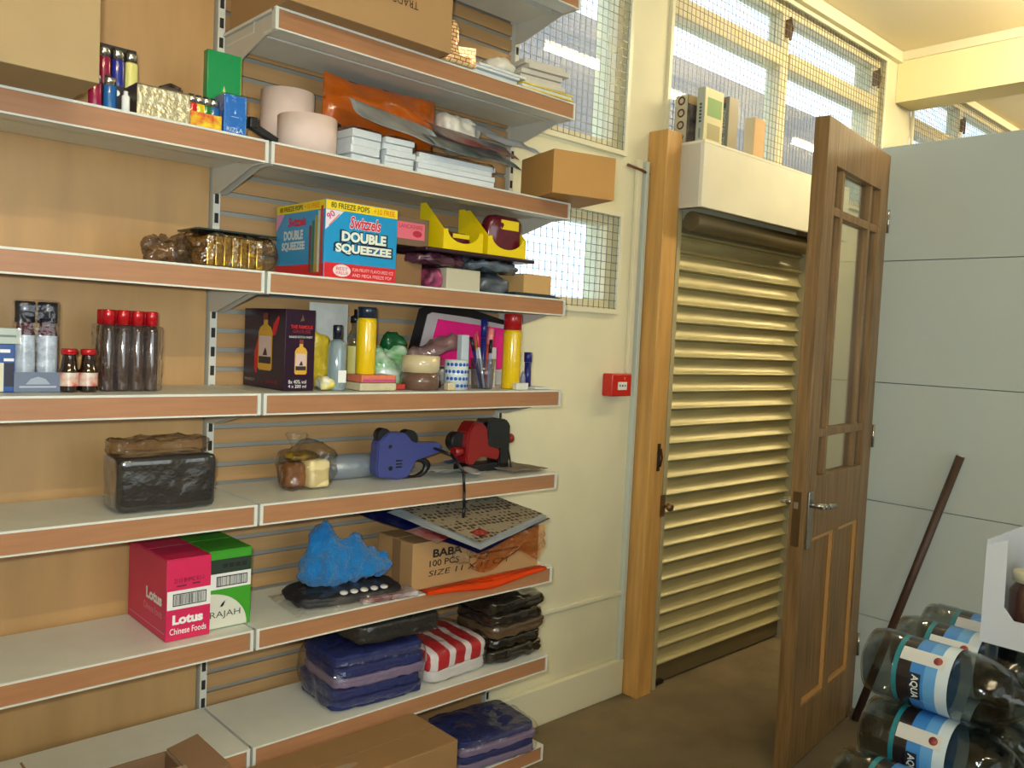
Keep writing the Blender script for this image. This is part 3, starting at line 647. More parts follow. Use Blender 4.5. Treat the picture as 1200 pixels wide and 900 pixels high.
# freeze pop boxes
BLU = mat('ice_blue_card', S(16,142,196), 0.3, coat=0.3); REDC = flat(206,36,44, 0.3); YELC = flat(236,206,30, 0.3); ORC = flat(226,110,20)
def freeze(label, loc, sx, sy, sz):
    t = thing('ice_pop_box', label, 'box', loc)
    box(0, sx, 0, sy, 0, sz, 0.001).done('carton', BLU, t)
    patch('red_band', t, REDC, rect(0.001, sx-0.001, 0.001, 0.034)); patch('yellow_band', t, YELC, rect(0.001, sx-0.001, sz-0.021, sz-0.001))
    text('80 FREEZE POPS', 'lettering', t, (sx*0.33, -0.0006, sz-0.011), sx*0.52, 0.012, flat(40,36,10), bold=0.01); text('+10 FREE', 'lettering', t, (sx*0.80, -0.0006, sz-0.011), sx*0.30, 0.012, ORC, bold=0.01)
    patch('corner_flash', t, flat(226,214,222), [(0.001, sz-0.022), (0.001, sz-0.066), (0.046, sz-0.022)])
    text('90', 'lettering', t, (0.013, -0.0006, sz-0.033), 0.02, 0.014, flat(196,60,110), roll=38, bold=0.02); patch('flash_line', t, flat(206,80,90), [(0.008,sz-0.056),(0.010,sz-0.057),(0.036,sz-0.030),(0.034,sz-0.029)], off=0.0005)
    text('Swizzels', 'lettering', t, (sx*0.54, -0.0005, sz-0.043), sx*0.44, 0.030, flat(240,214,214), slant=0.2, bold=0.06); text('Swizzels', 'lettering', t, (sx*0.54, -0.0011, sz-0.043), sx*0.43, 0.027, flat(206,30,60), slant=0.2, bold=0.02)
    for wd, zz, ww in (('DOUBLE', sz-0.076, 0.62), ('SQUEEZEE', sz-0.104, 0.78)):
        text(wd, 'lettering', t, (sx*0.53, -0.0005, zz), sx*(ww+0.05), 0.030, flat(16,40,66), bold=0.10); text(wd, 'lettering', t, (sx*0.53, -0.0013, zz+0.0005), sx*ww, 0.023, flat(226,230,214), bold=0.05)
    patch('oval_badge', t, flat(232,214,214), ell(sx*0.24, 0.018, sx*0.12, 0.0135), off=0.0006); text('BEST', 'lettering', t, (sx*0.24, -0.0010, 0.022), sx*0.16, 0.007, flat(196,50,60)); text('VALUE', 'lettering', t, (sx*0.24, -0.0010, 0.013), sx*0.17, 0.007, flat(196,50,60))
    text('FUN FRUITY FLAVOURED ICE', 'lettering', t, (sx*0.67, -0.0006, 0.0225), sx*0.58, 0.0075, flat(236,190,190)); text('AND MEGA FREEZE POP', 'lettering', t, (sx*0.66, -0.0006, 0.0105), sx*0.56, 0.0075, flat(236,190,190))
    # left side print
    patch('red_band', t, REDC, rect(-sy+0.001, -0.001, 0.001, 0.030), 'left'); patch('yellow_band', t, YELC, rect(-sy+0.001, -0.001, sz-0.021, sz-0.001), 'left')
    text('80 FREEZE POPS', 'lettering', t, (-0.0006, sy*0.68, sz-0.011), sy*0.48, 0.011, flat(40,36,10), 'left', bold=0.01); text('+10 FREE', 'lettering', t, (-0.0006, sy*0.26, sz-0.011), sy*0.3, 0.011, ORC, 'left')
    patch('corner_flash', t, flat(226,150,190), [(-sy+0.001, sz-0.022), (-sy+0.001, sz-0.060), (-sy+0.04, sz-0.022)], 'left')
    text('Swizzels', 'lettering', t, (-0.0007, sy*0.55, sz-0.042), sy*0.36, 0.022, flat(206,30,60), 'left', bold=0.04)
    for wd, zz, ww in (('DOUBLE', sz-0.072, 0.40), ('SQUEEZEE', sz-0.098, 0.48)): text(wd, 'lettering', t, (-0.0007, sy*0.62, zz), sy*ww, 0.022, flat(206,212,206), 'left', bold=0.05)
    for k, cc in enumerate((flat(120,60,50), flat(50,110,80), flat(176,150,60), flat(200,200,170), flat(190,60,40))):
        u = -sy*0.30+k*sy*0.055; patch('ice_pop_print', t, cc, rect(u, u+sy*0.045, 0.012, sz*(0.68+0.06*k)), 'left', off=0.0006)
    return t
freeze('big blue ice pop box with white bubble lettering, front one', (0.957, 1.642, Z3), 0.190, 0.222, 0.170)
# items right of it: upper flat tray stack carrying yellow display boxes
def displaybox(label, loc, sx, rz=0):
    t = thing('yellow_display_box', label, 'box', loc, rz, 'yellow display boxes')
    YC = mat('yellow_card_display', S(236,206,8), 0.4); sy = 0.10
    b = MB(); n = 14
    front = [(0, 0), (sx, 0), (sx, 0.048)]+[(sx/2+sx*0.40*cos(a), 0.050-0.032*sin(a)) for a in [pi*k/n for k in range(n+1)]]+[(0, 0.048)]
    b.prism(front, 0, 0.002); b.done('cut_front', YC, t)
    b = MB(); side = [(0.002, 0), (sy, 0), (sy, 0.118), (0.078, 0.118), (0.002, 0.05)]
    MS = Matrix.Rotation(pi/2, 4, 'Z'); 
    b.prism(side, -0.002, 0.0, MS); b.done('side', YC, t); b = MB(); b.prism(side, -sx, -sx+0.002, MS); b.done('side', YC, t)
    box(0.0021, sx-0.0021, 0.0021, sy, 0.0, 0.002).done('base', YC, t); 
    return t
t = thing('flat_dark_tray', 'dark flat tray of sweets carrying the yellow display boxes', 'tray', (1.235, 1.645, Z3+0.088), -1)
MB().box(0, 0.36, 0, 0.16, 0.0, 0.010, bev=0.003).done('tray', mat('dark_tray', S(50,26,34), 0.3), t)
displaybox('left yellow display box with rounded cut-out front', (1.292, 1.652, Z3+0.0985), 0.128)
displaybox('right yellow display box holding maroon packets', (1.437, 1.652, Z3+0.0985), 0.135)
MAR = mat('maroon_packet', S(92,14,34), 0.25, coat=0.4)
for nm, loc, sx, h_, rx in (('maroon packet leaning low inside the left yellow box', (1.357, 1.70, Z3+0.1015), 0.10, 0.045, -8), ('maroon packet with yellow label tipping out of right yellow box', (1.512, 1.690, Z3+0.1015), 0.118, 0.104, -6)):
    t = thing('maroon_packet', nm, 'packet', loc, 0)
    b = MB(); b.soft(sx, 0.05, h_, 8, 5, 0.12, 3, h_*50); b.done('wrapper', MAR, t)
    patch('yellow_label', t, YELC, rect(-sx*0.20, sx*0.34, h_*0.66, h_*0.90), at=-0.0275)
t = thing('pink_label_box', 'brown box with pink price label behind ice pop box', 'box', (1.19, 1.70, Z3), 0)
box(-0.02, 0.075, 0, 0.14, 0.0, 0.077, 0.001).done('body', CARDD, t)
t = thing('pink_label_pack', 'small pack with pink printed label standing by yellow box', 'packet', (1.165, 1.70, Z3+0.1), 0)
t.location = (1.20, 1.69, Z3+0.0985)
box(-0.025, 0.075, 0, 0.10, 0, 0.068, 0.002).done('body', mat('brown_pack', S(120,96,74), 0.3), t)
patch('pink_label', t, flat(226,110,126), rect(-0.022, 0.062, 0.016, 0.056)); text('LANCASHIRE', 'lettering', t, (0.02, -0.0006, 0.046), 0.07, 0.010, flat(180,40,60)); patch('label_print', t, flat(180,40,60), ell(0.04, 0.030, 0.014, 0.008), off=0.0005)
t = thing('sweet_bags', 'layer of glossy dark sweet bags under the flat tray', 'packet', (1.30, 1.715, Z3+0.055), 0)
bb = MB(); bb.soft(0.17, 0.12, 0.031, 8, 3, 0.4, 3, 6); bb.done('bag', mat('purple_wrap', S(84,44,62), 0.2, var=0.6, vscale=30, coat=0.5), t)
bb = MB(); bb.soft(0.19, 0.12, 0.031, 8, 3, 0.4, 3, 7); bb.done('bag', mat('steel_wrap', S(100,112,124), 0.2, var=0.5, vscale=30, coat=0.5), t, loc=(0.18, 0, 0))
t = carton('cream_box', 'flat cream box lying under the glossy bags', (1.317, 1.665, Z3), 0.11, 0.12, 0.054, mat('cream_card', S(190,184,160), 0.5))
b = MB(); b.soft(0.045,0.08,0.05,6,3,0.2,3,8); tag(b.done('sweet_packet', mat('pink_sweet', S(176,70,120), 0.3, var=0.9, vscale=25), loc=(1.285, 1.70, Z3)), 'small pink purple sweet packet left of the cream box', 'packet')
b = MB(); b.soft(0.13,0.11,0.052,8,2.6,0.3,2,9); tag(b.done('grey_packet', mat('grey_wrap', S(92,100,108), 0.3, var=0.5, vscale=15, coat=0.4), loc=(1.50, 1.73, Z3)), 'crumpled grey packet between cream box and small brown carton', 'packet')
carton('cardboard_carton', 'little brown carton at the right end of the ice pop shelf', (1.578, 1.66, Z3+0.0105), 0.105, 0.10, 0.052, mat('tan_carton2', S(196,156,100), 0.7))
b = MB(); b.box(1.53,1.70,1.64,1.78,Z3,Z3+0.005); b.box(1.54,1.69,1.65,1.78,Z3+0.0052,Z3+0.010); tag(b.done('dark_notebook', mat('dark_blue_cover', S(36,48,62), 0.4)), 'dark thin notebook under the little brown carton', 'notebook')

# ---- fourth shelf, left bay: wrapped bottles
DRK = mat('dark_liquid_glass', S(46,18,14), 0.08, coat=1.0, spec=0.8); AMB = mat('amber_liquid', S(90,40,22), 0.08, coat=1.0)
REDCAP = mat('red_cap', S(186,20,30), 0.25, metal=0.2, coat=0.5); BLKCAP = mat('navy_cap', S(24,26,44), 0.25, coat=0.5)
BLUL = mat('silver_blue_label', S(190,200,214), 0.3, var=0.35, vscale=40)
def bottle(label, loc, r, h_, body, capm, labm, group, shoulder=0.72, neck=0.42, capfrac=0.2, label_z=(0.15, 0.5), flat_=0.7):
    t = thing('small_bottle', label, 'bottle', loc, 0, group); zs = h_*shoulder; zc = h_*(1-capfrac)
    MB().lathe([(0,0),(r*0.94,0),(r,0.004),(r,zs*0.92),(r*0.85,zs),(r*neck,zc-0.002),(r*neck,zc),(0,zc)], 18, None, 1, flat_).done('bottle_body', body, t)
    MB().lathe([(0,zc+0.0003),(r*neck*1.25,zc+0.0003),(r*neck*1.28,h_-0.002),(r*neck*1.15,h_),(0,h_)], 16, None, 1, max(flat_, 0.9)).done('screw_cap', capm, t)
    if labm: MB().lathe([(r+0.0006,h_*label_z[0]),(r+0.0006,h_*label_z[1])], 18, None, 1, flat_+0.02).done('paper_label', labm, t)
    return t
bt = bottle
GR = 'red capped spirit bottles'
xs = [0.536, 0.563, 0.590, 0.617]
for k, x in enumerate(xs):
    w_ = ('leftmost', 'second from left', 'third from left', 'rightmost')[k]
    bt('%s front bottle of the red capped shrink-wrapped pack' % w_, (x+0.002, 1.712, Z4), 0.0128, 0.156, DRK, REDCAP, None, GR, 0.80, 0.70, 0.18, flat_=0.95)
for k, x in enumerate(xs): bt('%s rear bottle of the red capped shrink-wrapped pack' % ('leftmost', 'second from left', 'third from left', 'rightmost')[k], (x+0.002, 1.742, Z4), 0.0128, 0.156, DRK, REDCAP, None, GR, 0.80, 0.70, 0.18, flat_=0.95)
b = MB(); b.box(0.521, 0.637, 1.693, 1.762, Z4, Z4+0.128, bev=0.008); tag(b.done('shrink_wrap', film('shrink_wrap', gloss=0.035, rough=0.10, bump=1.0, bscale=45, body=(0.7,0.7,0.72,1), bodyfac=0.01)), 'clear crinkled shrink wrap around the red capped bottles', 'wrapping')
JL = mat('red_jar_label', S(196,60,40), 0.3, var=1, vscale=40, col2=S(206,196,180))
for k, x in enumerate((0.467, 0.500)):
    bt('%s small dark jar with red lid and red label' % ('left' , 'right')[k], (x, 1.70, Z4), 0.0165, 0.080, mat('dark_jar', S(30,14,12), 0.08, coat=1), REDCAP, JL, 'small dark jars with red lids', 0.55, 0.66, 0.14, (0.14, 0.45), 0.95)
BB = mat('blue_bottle', S(40,40,110), 0.12, coat=1)
for k, x in enumerate((0.3965, 0.4335)):
    t = bt('%s tall wrapped bottle with silver label in the blue tray' % ('left', 'right')[k], (x, 1.715, Z4+0.003), 0.0165, 0.160, mat('maroon_bottle', S(70,18,40), 0.1, coat=1), BLKCAP, BLUL, 'tall bottles in the blue tray', 0.70, 0.80, 0.24, (0.03, 0.62), 0.95)
t = thing('blue_tray', 'grey blue card tray under the two tall wrapped bottles', 'tray', (0.415, 1.715, Z4), 0)
b = MB(); b.box(-0.0385,0.0385,-0.019,-0.0175,0,0.036); b.box(-0.0385,0.0385,0.0175,0.019,0,0.036); b.box(-0.0385,-0.037,-0.0174,0.0174,0,0.036); b.box(0.037,0.0385,-0.0174,0.0174,0,0.036); b.box(-0.0369,0.0369,-0.0174,0.0174,0,0.0018); b.done('tray_wall', mat('slate_card', S(96,108,130), 0.4), t)
patch('printed_line', t, flat(170,176,190), rect(-0.03, 0.03, 0.008, 0.011), at=-0.019); patch('printed_dome', t, flat(150,160,176), [(-0.02,0.014),(0.02,0.014),(0.012,0.024),(0,0.028),(-0.012,0.024)], at=-0.019)
MB().box(-0.037, 0.037, -0.0173, 0.0173, 0.0368, 0.166, bev=0.01).done('film_wrap', FILM, t)
t = thing('medicine_box', 'narrow blue and cream box at the left edge of the bottle shelf', 'box', (0.325, 1.70, Z4), 0)
box(0, 0.053, 0, 0.05, 0, 0.085, 0.001).done('carton', flat(24,70,140, 0.3), t); patch('cream_panel', t, flat(206,200,176), rect(0.001, 0.036, 0.001, 0.052)); patch('white_stripe', t, TXTW, rect(0.036, 0.052, 0.055, 0.060)); patch('dark_panel', t, flat(20,24,50), rect(0.037, 0.052, 0.010, 0.052)); patch('print_mark', t, TXTW, rect(0.030, 0.046, 0.070, 0.076))
t = thing('pale_carton', 'small pale carton lying on top of the blue and cream box', 'box', (0.32, 1.70, Z4+0.0855), 0)
box(0, 0.068, 0, 0.05, 0, 0.028, 0.001).done('carton', flat(176,186,176, 0.3), t); patch('print_line', t, flat(110,120,120), rect(0.02, 0.06, 0.012, 0.016))

# ---- fourth shelf, right bay
PUR = mat('dark_purple_card', S(38,12,36), 0.35, spec=0.3)
t = thing('whisky_box', 'dark purple whisky gift box showing golden bottles', 'box', (0.887, 1.672, Z4), 0)
sx, sy, sz = 0.072, 0.196, 0.178
box(0, sx, 0, sy, 0, sz, 0.001).done('carton', PUR, t)
GOLDP = flat(206,156,50); LABP = flat(206,180,170); REDF = flat(196,26,30); WHISK = flat(160,110,30)
def whisky_art(parent, face, cx, z0, h_, sc_=1.0):
    w_ = h_*0.17*sc_
    pts = [(cx-w_,z0+h_*0.04),(cx-w_*0.8,z0),(cx+w_*0.8,z0),(cx+w_,z0+h_*0.04),(cx+w_,z0+h_*0.66),(cx+w_*0.75,z0+h_*0.75),(cx+w_*0.30,z0+h_*0.80),(cx+w_*0.30,z0+h_),(cx-w_*0.30,z0+h_),(cx-w_*0.30,z0+h_*0.80),(cx-w_*0.75,z0+h_*0.75),(cx-w_,z0+h_*0.66)]
    patch('bottle_print', parent, GOLDP, pts, face, off=0.0006); patch('bottle_label_print', parent, LABP, rect(cx-w_*0.85, cx+w_*0.85, z0+h_*0.22, z0+h_*0.60), face, off=0.0009)
    patch('label_band_print', parent, flat(40,30,36), rect(cx-w_*0.85, cx+w_*0.85, z0+h_*0.12, z0+h_*0.24), face, off=0.0012); patch('bird_print', parent, flat(60,30,30), [(cx-w_*0.3,z0+h_*0.26),(cx+w_*0.35,z0+h_*0.26),(cx+w_*0.2,z0+h_*0.36),(cx+w_*0.05,z0+h_*0.40)], face, off=0.0013)
    patch('cap_print', parent, flat(120,50,30), rect(cx-w_*0.34, cx+w_*0.34, z0+h_*0.88, z0+h_), face, off=0.0011)
patch('feather_print', t, REDF, [(-sy*0.32, 0.118), (-sy*0.22, 0.120), (-sy*0.13, 0.158), (-sy*0.16, 0.163), (-sy*0.27, 0.145)], 'left', off=0.0004); patch('feather_print', t, REDF, [(-sy*0.72, 0.04), (-sy*0.66, 0.03), (-sy*0.60, 0.10), (-sy*0.62, 0.118), (-sy*0.72, 0.08)], 'left', off=0.0004)
whisky_art(t, 'left', -sy*0.46, 0.040, 0.128, 1.55)
whisky_art(t, 'front', sx*0.54, 0.036, 0.076, 1.15)
text('THE FAMOUS', 'lettering', t, (sx*0.54, -0.0006, 0.140), sx*0.74, 0.008, REDF, bold=0.02); text('GROUSE', 'lettering', t, (sx*0.54, -0.0006, 0.130), sx*0.6, 0.007, flat(150,30,30)); text('BLENDED SCOTCH WHISKY', 'lettering', t, (sx*0.52, -0.0006, 0.118), sx*0.78, 0.0045, TXTW)
patch('bird_emblem', t, flat(96,70,40), [(sx*0.48,0.152),(sx*0.62,0.154),(sx*0.60,0.160),(sx*0.56,0.168),(sx*0.54,0.160)])
text('8x 40% vol', 'lettering', t, (sx*0.44, -0.0006, 0.020), sx*0.6, 0.008, TXTW); text('4 x 200 ml', 'lettering', t, (sx*0.44, -0.0006, 0.010), sx*0.6, 0.007, TXTW)
text('FINEST', 'lettering', t, (-0.0006, sy*0.82, 0.016), sy*0.25, 0.006, flat(170,160,160), 'left'); text('GROUSE', 'lettering', t, (-0.0006, sy*0.28, 0.016), sy*0.28, 0.008, flat(150,30,40), 'left')
b = MB(); b.soft(0.066, 0.08, 0.135, 10, 2.6, 0.30, 2.4, 21)
t = thing('yellow_crisp_bag', 'crinkled yellow bag right of the whisky box', 'bag', (1.002, 1.745, Z4)); b.done('bag_skin', mat('yellow_foil', S(206,180,50), 0.25, coat=0.5, bump=0.5, bscale=25, var=0.25, vscale=15), t)
b = MB(); b.soft(0.035, 0.05, 0.03, 6, 2.5, 0.3, 2.4, 22); tag(b.done('yellow_sachet', mat('yellow_sachet', S(220,200,60), 0.3, var=0.6, vscale=30, col2=S(226,226,210)), loc=(0.995, 1.685, Z4)), 'little yellow and white sachet lying before the yellow bag', 'sachet')
# can with navy cap: clear spray bottle
t = thing('spray_bottle', 'clear blue bottle with navy cap beside yellow can', 'bottle', (1.028, 1.69, Z4))
MB().lathe([(0,0),(0.0205,0),(0.0215,0.004),(0.0215,0.098),(0.018,0.110),(0.010,0.116),(0,0.116)], 20).done('bottle_body', mat('pale_clear_bottle', S(150,170,178), 0.1, coat=1, trans=0.35), t)
MB().lathe([(0,0.1165),(0.0115,0.1165),(0.0115,0.146),(0.010,0.149),(0,0.149)], 18).done('cap', BLKCAP, t)
b = MB(); b.box(-0.009, 0.012, -0.0222, -0.0217, 0.018, 0.046); b.done('bar_label', TXTW, t)
t = thing('card_sheet', 'pale printed card standing against the slats', 'card', (1.06, 1.79, Z4), 0)
MB().box(-0.05, 0.055, 0, 0.0015, 0, 0.20).done('card', mat('pale_card', S(196,198,192), 0.5, var=0.10, vscale=50), t)
patch('print_block', t, flat(190,120,100), rect(0.02, 0.03, 0.06, 0.14))
t = thing('clear_pump_bottle', 'clear plastic bottle behind the yellow can', 'bottle', (1.137, 1.79, Z4))
MB().lathe([(0,0),(0.021,0),(0.022,0.004),(0.022,0.11),(0.012,0.135),(0.009,0.14),(0.009,0.155),(0,0.155)], 18).done('bottle_body', film('bottle_plastic', tint=(0.80,0.84,0.82,1), gloss=0.12, rough=0.05, bump=0.2), t)
MB().lathe([(0.0226,0.03),(0.0226,0.10)], 18).done('paper_label', flat(206,196,110), t); MB().lathe([(0,0.156),(0.012,0.156),(0.012,0.172),(0.004,0.176),(0.004,0.19),(0,0.19)], 14).done('pump_top', BLACK, t)
CANY = mat('yellow_can_paint', S(228,190,10), 0.22, coat=0.8)
def can(label, loc, r, h_, capm, caph):
    t = thing('gas_can', label, 'aerosol can', loc, 0)
    MB().lathe([(0,0),(r*0.96,0),(r,0.003),(r,h_-caph-0.012),(r*0.93,h_-caph-0.002),(0,h_-caph-0.002)], 24).done('can_body', CANY, t)
    MB().lathe([(0,h_-caph-0.0015),(r*0.96,h_-caph-0.0015),(r*0.96,h_-0.003),(r*0.9,h_),(0,h_)], 24).done('cap', capm, t); return t
can('yellow gas can with navy cap standing on small soap bars', (1.105, 1.69, Z4+0.037), 0.0235, 0.157, mat('navy_cap2', S(28,40,60), 0.3, coat=0.3), 0.024)
# soaps under/before
for k, (x, y, z, sx, sy, sz, cc, lb) in enumerate(((1.118,1.685,0,0.10,0.07,0.018,S(206,196,160),'cream soap bar pack at the bottom'), (1.12,1.685,0.0185,0.095,0.065,0.018,S(216,120,90),'salmon pink soap bar pack under the yellow can'), (1.193,1.70,0,0.038,0.05,0.014,S(190,60,50),'small red pack beside the soap bars'))):
    t = thing('soap_pack', lb, 'soap', (x, y, Z4+z)); MB().box(-sx/2, sx/2, -sy/2, sy/2, 0.0003, sz, bev=0.003).done('bar', mat('soap_%d' % k, cc, 0.4, var=0.15, vscale=40), t)
    if k == 1: MB().box(-sx/2+0.002, sx/2-0.002, -sy/2-0.0006, -sy/2-0.0002, 0.003, 0.008).done('stripe', flat(190,70,130), t)
# green leafy bag
b = MB(); b.soft(0.12, 0.07, 0.105, 10, 2.3, 0.45, 2.4, 31); t = thing('green_white_bag', 'green and white striped plastic bag leaning by the roll', 'bag', (1.215, 1.775, Z4)); b.done('bag_skin', mat('green_stripe_bag', S(60,150,50), 0.25, var=1, vscale=14, stretch=(1,1,2.5), col2=S(206,216,206), coat=0.4), t)
b = MB(); b.soft(0.05, 0.04, 0.06, 6, 2, 0.4, 2.4, 32); b.done('dark_leaf_corner', mat('dark_green_bag', S(10,80,40), 0.3), t, loc=(0.03, 0.01, 0.08))
# tape roll standing: brown/cream
t = thing('parcel_tape_roll', 'cream and brown parcel tape rolls stacked on the shelf edge', 'tape', (1.268, 1.692, Z4))
MB().lathe([(0.030,0),(0.048,0),(0.048,0.042),(0.030,0.042),(0.030,0)], 32).done('brown_tape', mat('brown_tape', S(106,80,66), 0.2, coat=0.4), t)
MB().lathe([(0.030,0.0425),(0.048,0.0425),(0.048,0.084),(0.030,0.084),(0.030,0.0425)], 32).done('cream_tape', mat('cream_tape', S(206,190,150), 0.15, coat=0.6), t)
# kitchen things behind: pink paper frame
t = thing('black_folder', 'black folder holding grey and vivid pink sheets, propped at the back', 'folder', (1.47, 1.835, Z4+0.05), 0)
BLKF = mat('black_folder', S(14,10,14), 0.4)
def slab(poly, y0, y1, nm, mt, par): MB().prism(poly, y0, y1).done(nm, mt, par)
slab([(-0.17,0.0),(0.17,0.0),(0.20,0.14),(0.06,0.168),(-0.10,0.168),(-0.125,0.16)], 0.0, 0.004, 'cover', BLKF, t)
slab([(-0.135,0.005),(0.16,0.005),(0.18,0.13),(0.04,0.145),(-0.085,0.152),(-0.10,0.145)], -0.003, -0.0003, 'grey_sheet', mat('grey_sheet', S(190,180,180), 0.6), t)
slab([(-0.10,0.01),(0.19,0.0),(0.185,0.118),(-0.065,0.135)], -0.006, -0.0033, 'pink_sheet', mat('hot_pink', S(244,20,130), 0.55), t)
t.location = (1.49, 1.835, Z4+0.045)
b = MB(); b.box(1.33, 1.66, 1.82, 1.86, Z4, Z4+0.0445, bev=0.002); tag(b.done('white_storage_box', mat('white_box_plastic', S(200,196,190), 0.4)), 'low white box under the black and pink folder', 'box')
b = MB(); b.soft(0.20, 0.07, 0.035, 8, 2.2, 0.5, 2, 33); o = tag(b.done('plastic_wrapper', film('pinkish_wrap', tint=(0.78,0.66,0.64,1), gloss=0.14, rough=0.15, bump=1.0, bscale=25, body=(0.45,0.3,0.28,1), bodyfac=0.35), loc=(1.375, 1.765, Z4+0.088), rot=(0, radians(-16), 0)), 'crinkled translucent wrapper lying across the pink sheet', 'wrapper')
b = MB(); b.soft(0.12, 0.07, 0.08, 8, 2.2, 0.3, 2, 34); tag(b.done('clear_bag', FILMB, loc=(1.36, 1.765, Z4)), 'clear bag of small packets behind the tape rolls', 'bag')
# blue dotted cup
t = thing('spotted_roll', 'white roll printed with blue dots beside the navy item', 'tape', (1.377, 1.685, Z4))
MB().lathe([(0.02,0),(0.031,0),(0.031,0.075),(0.02,0.075),(0.02,0)], 26).done('roll_body', mat('white_roll', S(206,214,216), 0.3), t)
DOT = flat(20,90,180)
for r_ in range(4):
    for k in range(9):
        a = pi+pi*(k+0.5*(r_ % 2))/9; dd = MB(); MM = Matrix.Translation((0.0314*cos(a), 0.0314*sin(a), 0.010+r_*0.018)) @ Matrix.Rotation(a, 4, 'Z') @ Matrix.Rotation(pi/2, 4, 'Y')
        dd.lathe([(0,0.0003),(0.0045,0.0003),(0.0045,0),(0,0)], 10, MM); dd.done('blue_dot', DOT, t)
t = thing('navy_stapler', 'dark navy stapler shape between tape roll and spotted roll', 'stapler', (1.337, 1.735, Z4)); MB().box(-0.02, 0.016, -0.02, 0.03, 0, 0.02, bev=0.003).done('base', BLACK, t); MB().soft(0.035, 0.045, 0.062, 6, 3, 0.15, 2, 3).done('navy_body', mat('navy_plastic', S(30,40,100), 0.35), t, loc=(0, 0.004, 0.021))
b = MB(); b.box(1.325, 1.348, 1.650, 1.668, Z4, Z4+0.018, bev=0.002); tag(b.done('wooden_block', mat('cream_block', S(206,190,150), 0.5)), 'tiny cream block at the shelf edge beside spotted roll', 'block')
# pens in a cup
t = thing('clear_pen_pot', 'clear plastic pot holding pens beside the tall yellow can', 'pot', (1.475, 1.695, Z4))
MB().lathe([(0,0),(0.028,0),(0.034,0.08),(0.0325,0.08),(0.0268,0.0015),(0,0.0015)], 24).done('pot', film('pot_plastic', tint=(0.85,0.87,0.9,1), gloss=0.10, rough=0.08, bump=0.1), t)
def pen(label, base, top, r, bm, cm, group='pens in the clear pot'):
    t = thing('pen', label, 'pen', base, 0, group); d = Vector(top)-Vector(base)
    MB().rod((0,0,0), d*0.72, r, seg=8).done('barrel', bm, t); MB().rod(d*0.725, d, r*1.2, seg=8).done('cap', cm, t)
NV = mat('pen_navy', S(26,36,110), 0.3); RDP = mat('pen_salmon', S(206,84,70), 0.35); WHP = mat('pen_white', S(206,210,214), 0.3); YLP = mat('pen_yellow', S(200,180,40), 0.3)
PB = (1.475, 1.695, Z4)
for lb, dx, dy, tx, ty, tz, r, m1, m2 in (('navy pen leaning left out of the clear pot',-0.012,-0.012,-0.045,0.0,0.135,0.0042,NV,BLACK), ('tall navy marker upright in the clear pot',0.002,0.002,0.004,0.006,0.185,0.0075,NV,NV), ('white pen in the middle of the pot',-0.004,-0.014,-0.026,0.0,0.15,0.0035,WHP,flat(200,60,90)),
    ('yellow topped pen in the pot',-0.003,0.008,-0.018,0.01,0.145,0.0038,WHP,YLP), ('salmon marker on the right of the pot',0.014,0.004,0.034,0.01,0.16,0.0075,RDP,flat(226,130,130)), ('black pen leaning right in the pot',0.010,-0.012,0.026,0.0,0.13,0.004,flat(160,170,200),BLACK)):
    pen(lb, (PB[0]+dx, PB[1]+dy, Z4+0.003), (PB[0]+tx, PB[1]+ty, Z4+tz), r, m1, m2)
b = MB(); b.box(1.405, 1.43, 1.70, 1.72, Z4, Z4+0.14, bev=0.002); b.move(Matrix.Identity(4)); tag(b.done('white_carton', mat('white_slim', S(190,200,206), 0.4)), 'slim white carton left of the pen pot', 'box')
b = MB(); b.box(1.515, 1.545, 1.72, 1.74, Z4, Z4+0.11, bev=0.002); tag(b.done('white_carton', mat('white_slim2', S(196,190,196), 0.4)), 'slim white carton between pens and tall can', 'box')
can('tall yellow gas can with red cap near the shelf end', (1.578, 1.695, Z4), 0.0255, 0.203, mat('can_red_cap', S(176,20,24), 0.3, coat=0.4), 0.042)
pen('thick navy marker standing right of the tall can', (1.612, 1.72, Z4), (1.615, 1.722, Z4+0.125), 0.008, NV, NV, 'markers by the shelf end'); pen('navy marker nearest the shelf end', (1.648, 1.70, Z4), (1.648, 1.702, Z4+0.10), 0.0095, NV, NV, 'markers by the shelf end'); pen('slim red pen behind the navy markers', (1.632, 1.725, Z4), (1.630, 1.728, Z4+0.145), 0.003, flat(206,70,60), flat(206,70,60), 'markers by the shelf end')
t = thing('glue_bottle', 'small dark bottle at the foot of the tall can', 'bottle', (1.622, 1.692, Z4)); MB().lathe([(0,0),(0.008,0),(0.008,0.03),(0.005,0.04),(0,0.05)], 12).done('body', mat('grey_lab', S(120,120,150), 0.3), t)
b = MB()
for k in range(5): b.box(1.55+k*0.009, 1.5585+k*0.009, 1.640, 1.655, Z4, Z4+0.018, bev=0.001)
tag(b.done('staple_strip', mat('staple_white', S(216,214,200), 0.4)), 'short row of white staples before the tall can', 'staples')
b = MB(); b.box(1.64, 1.695, 1.66, 1.80, Z4, Z4+0.004); tag(b.done('paper_slip', WPAP), 'white paper slips at the very end of the pen shelf', 'paper')

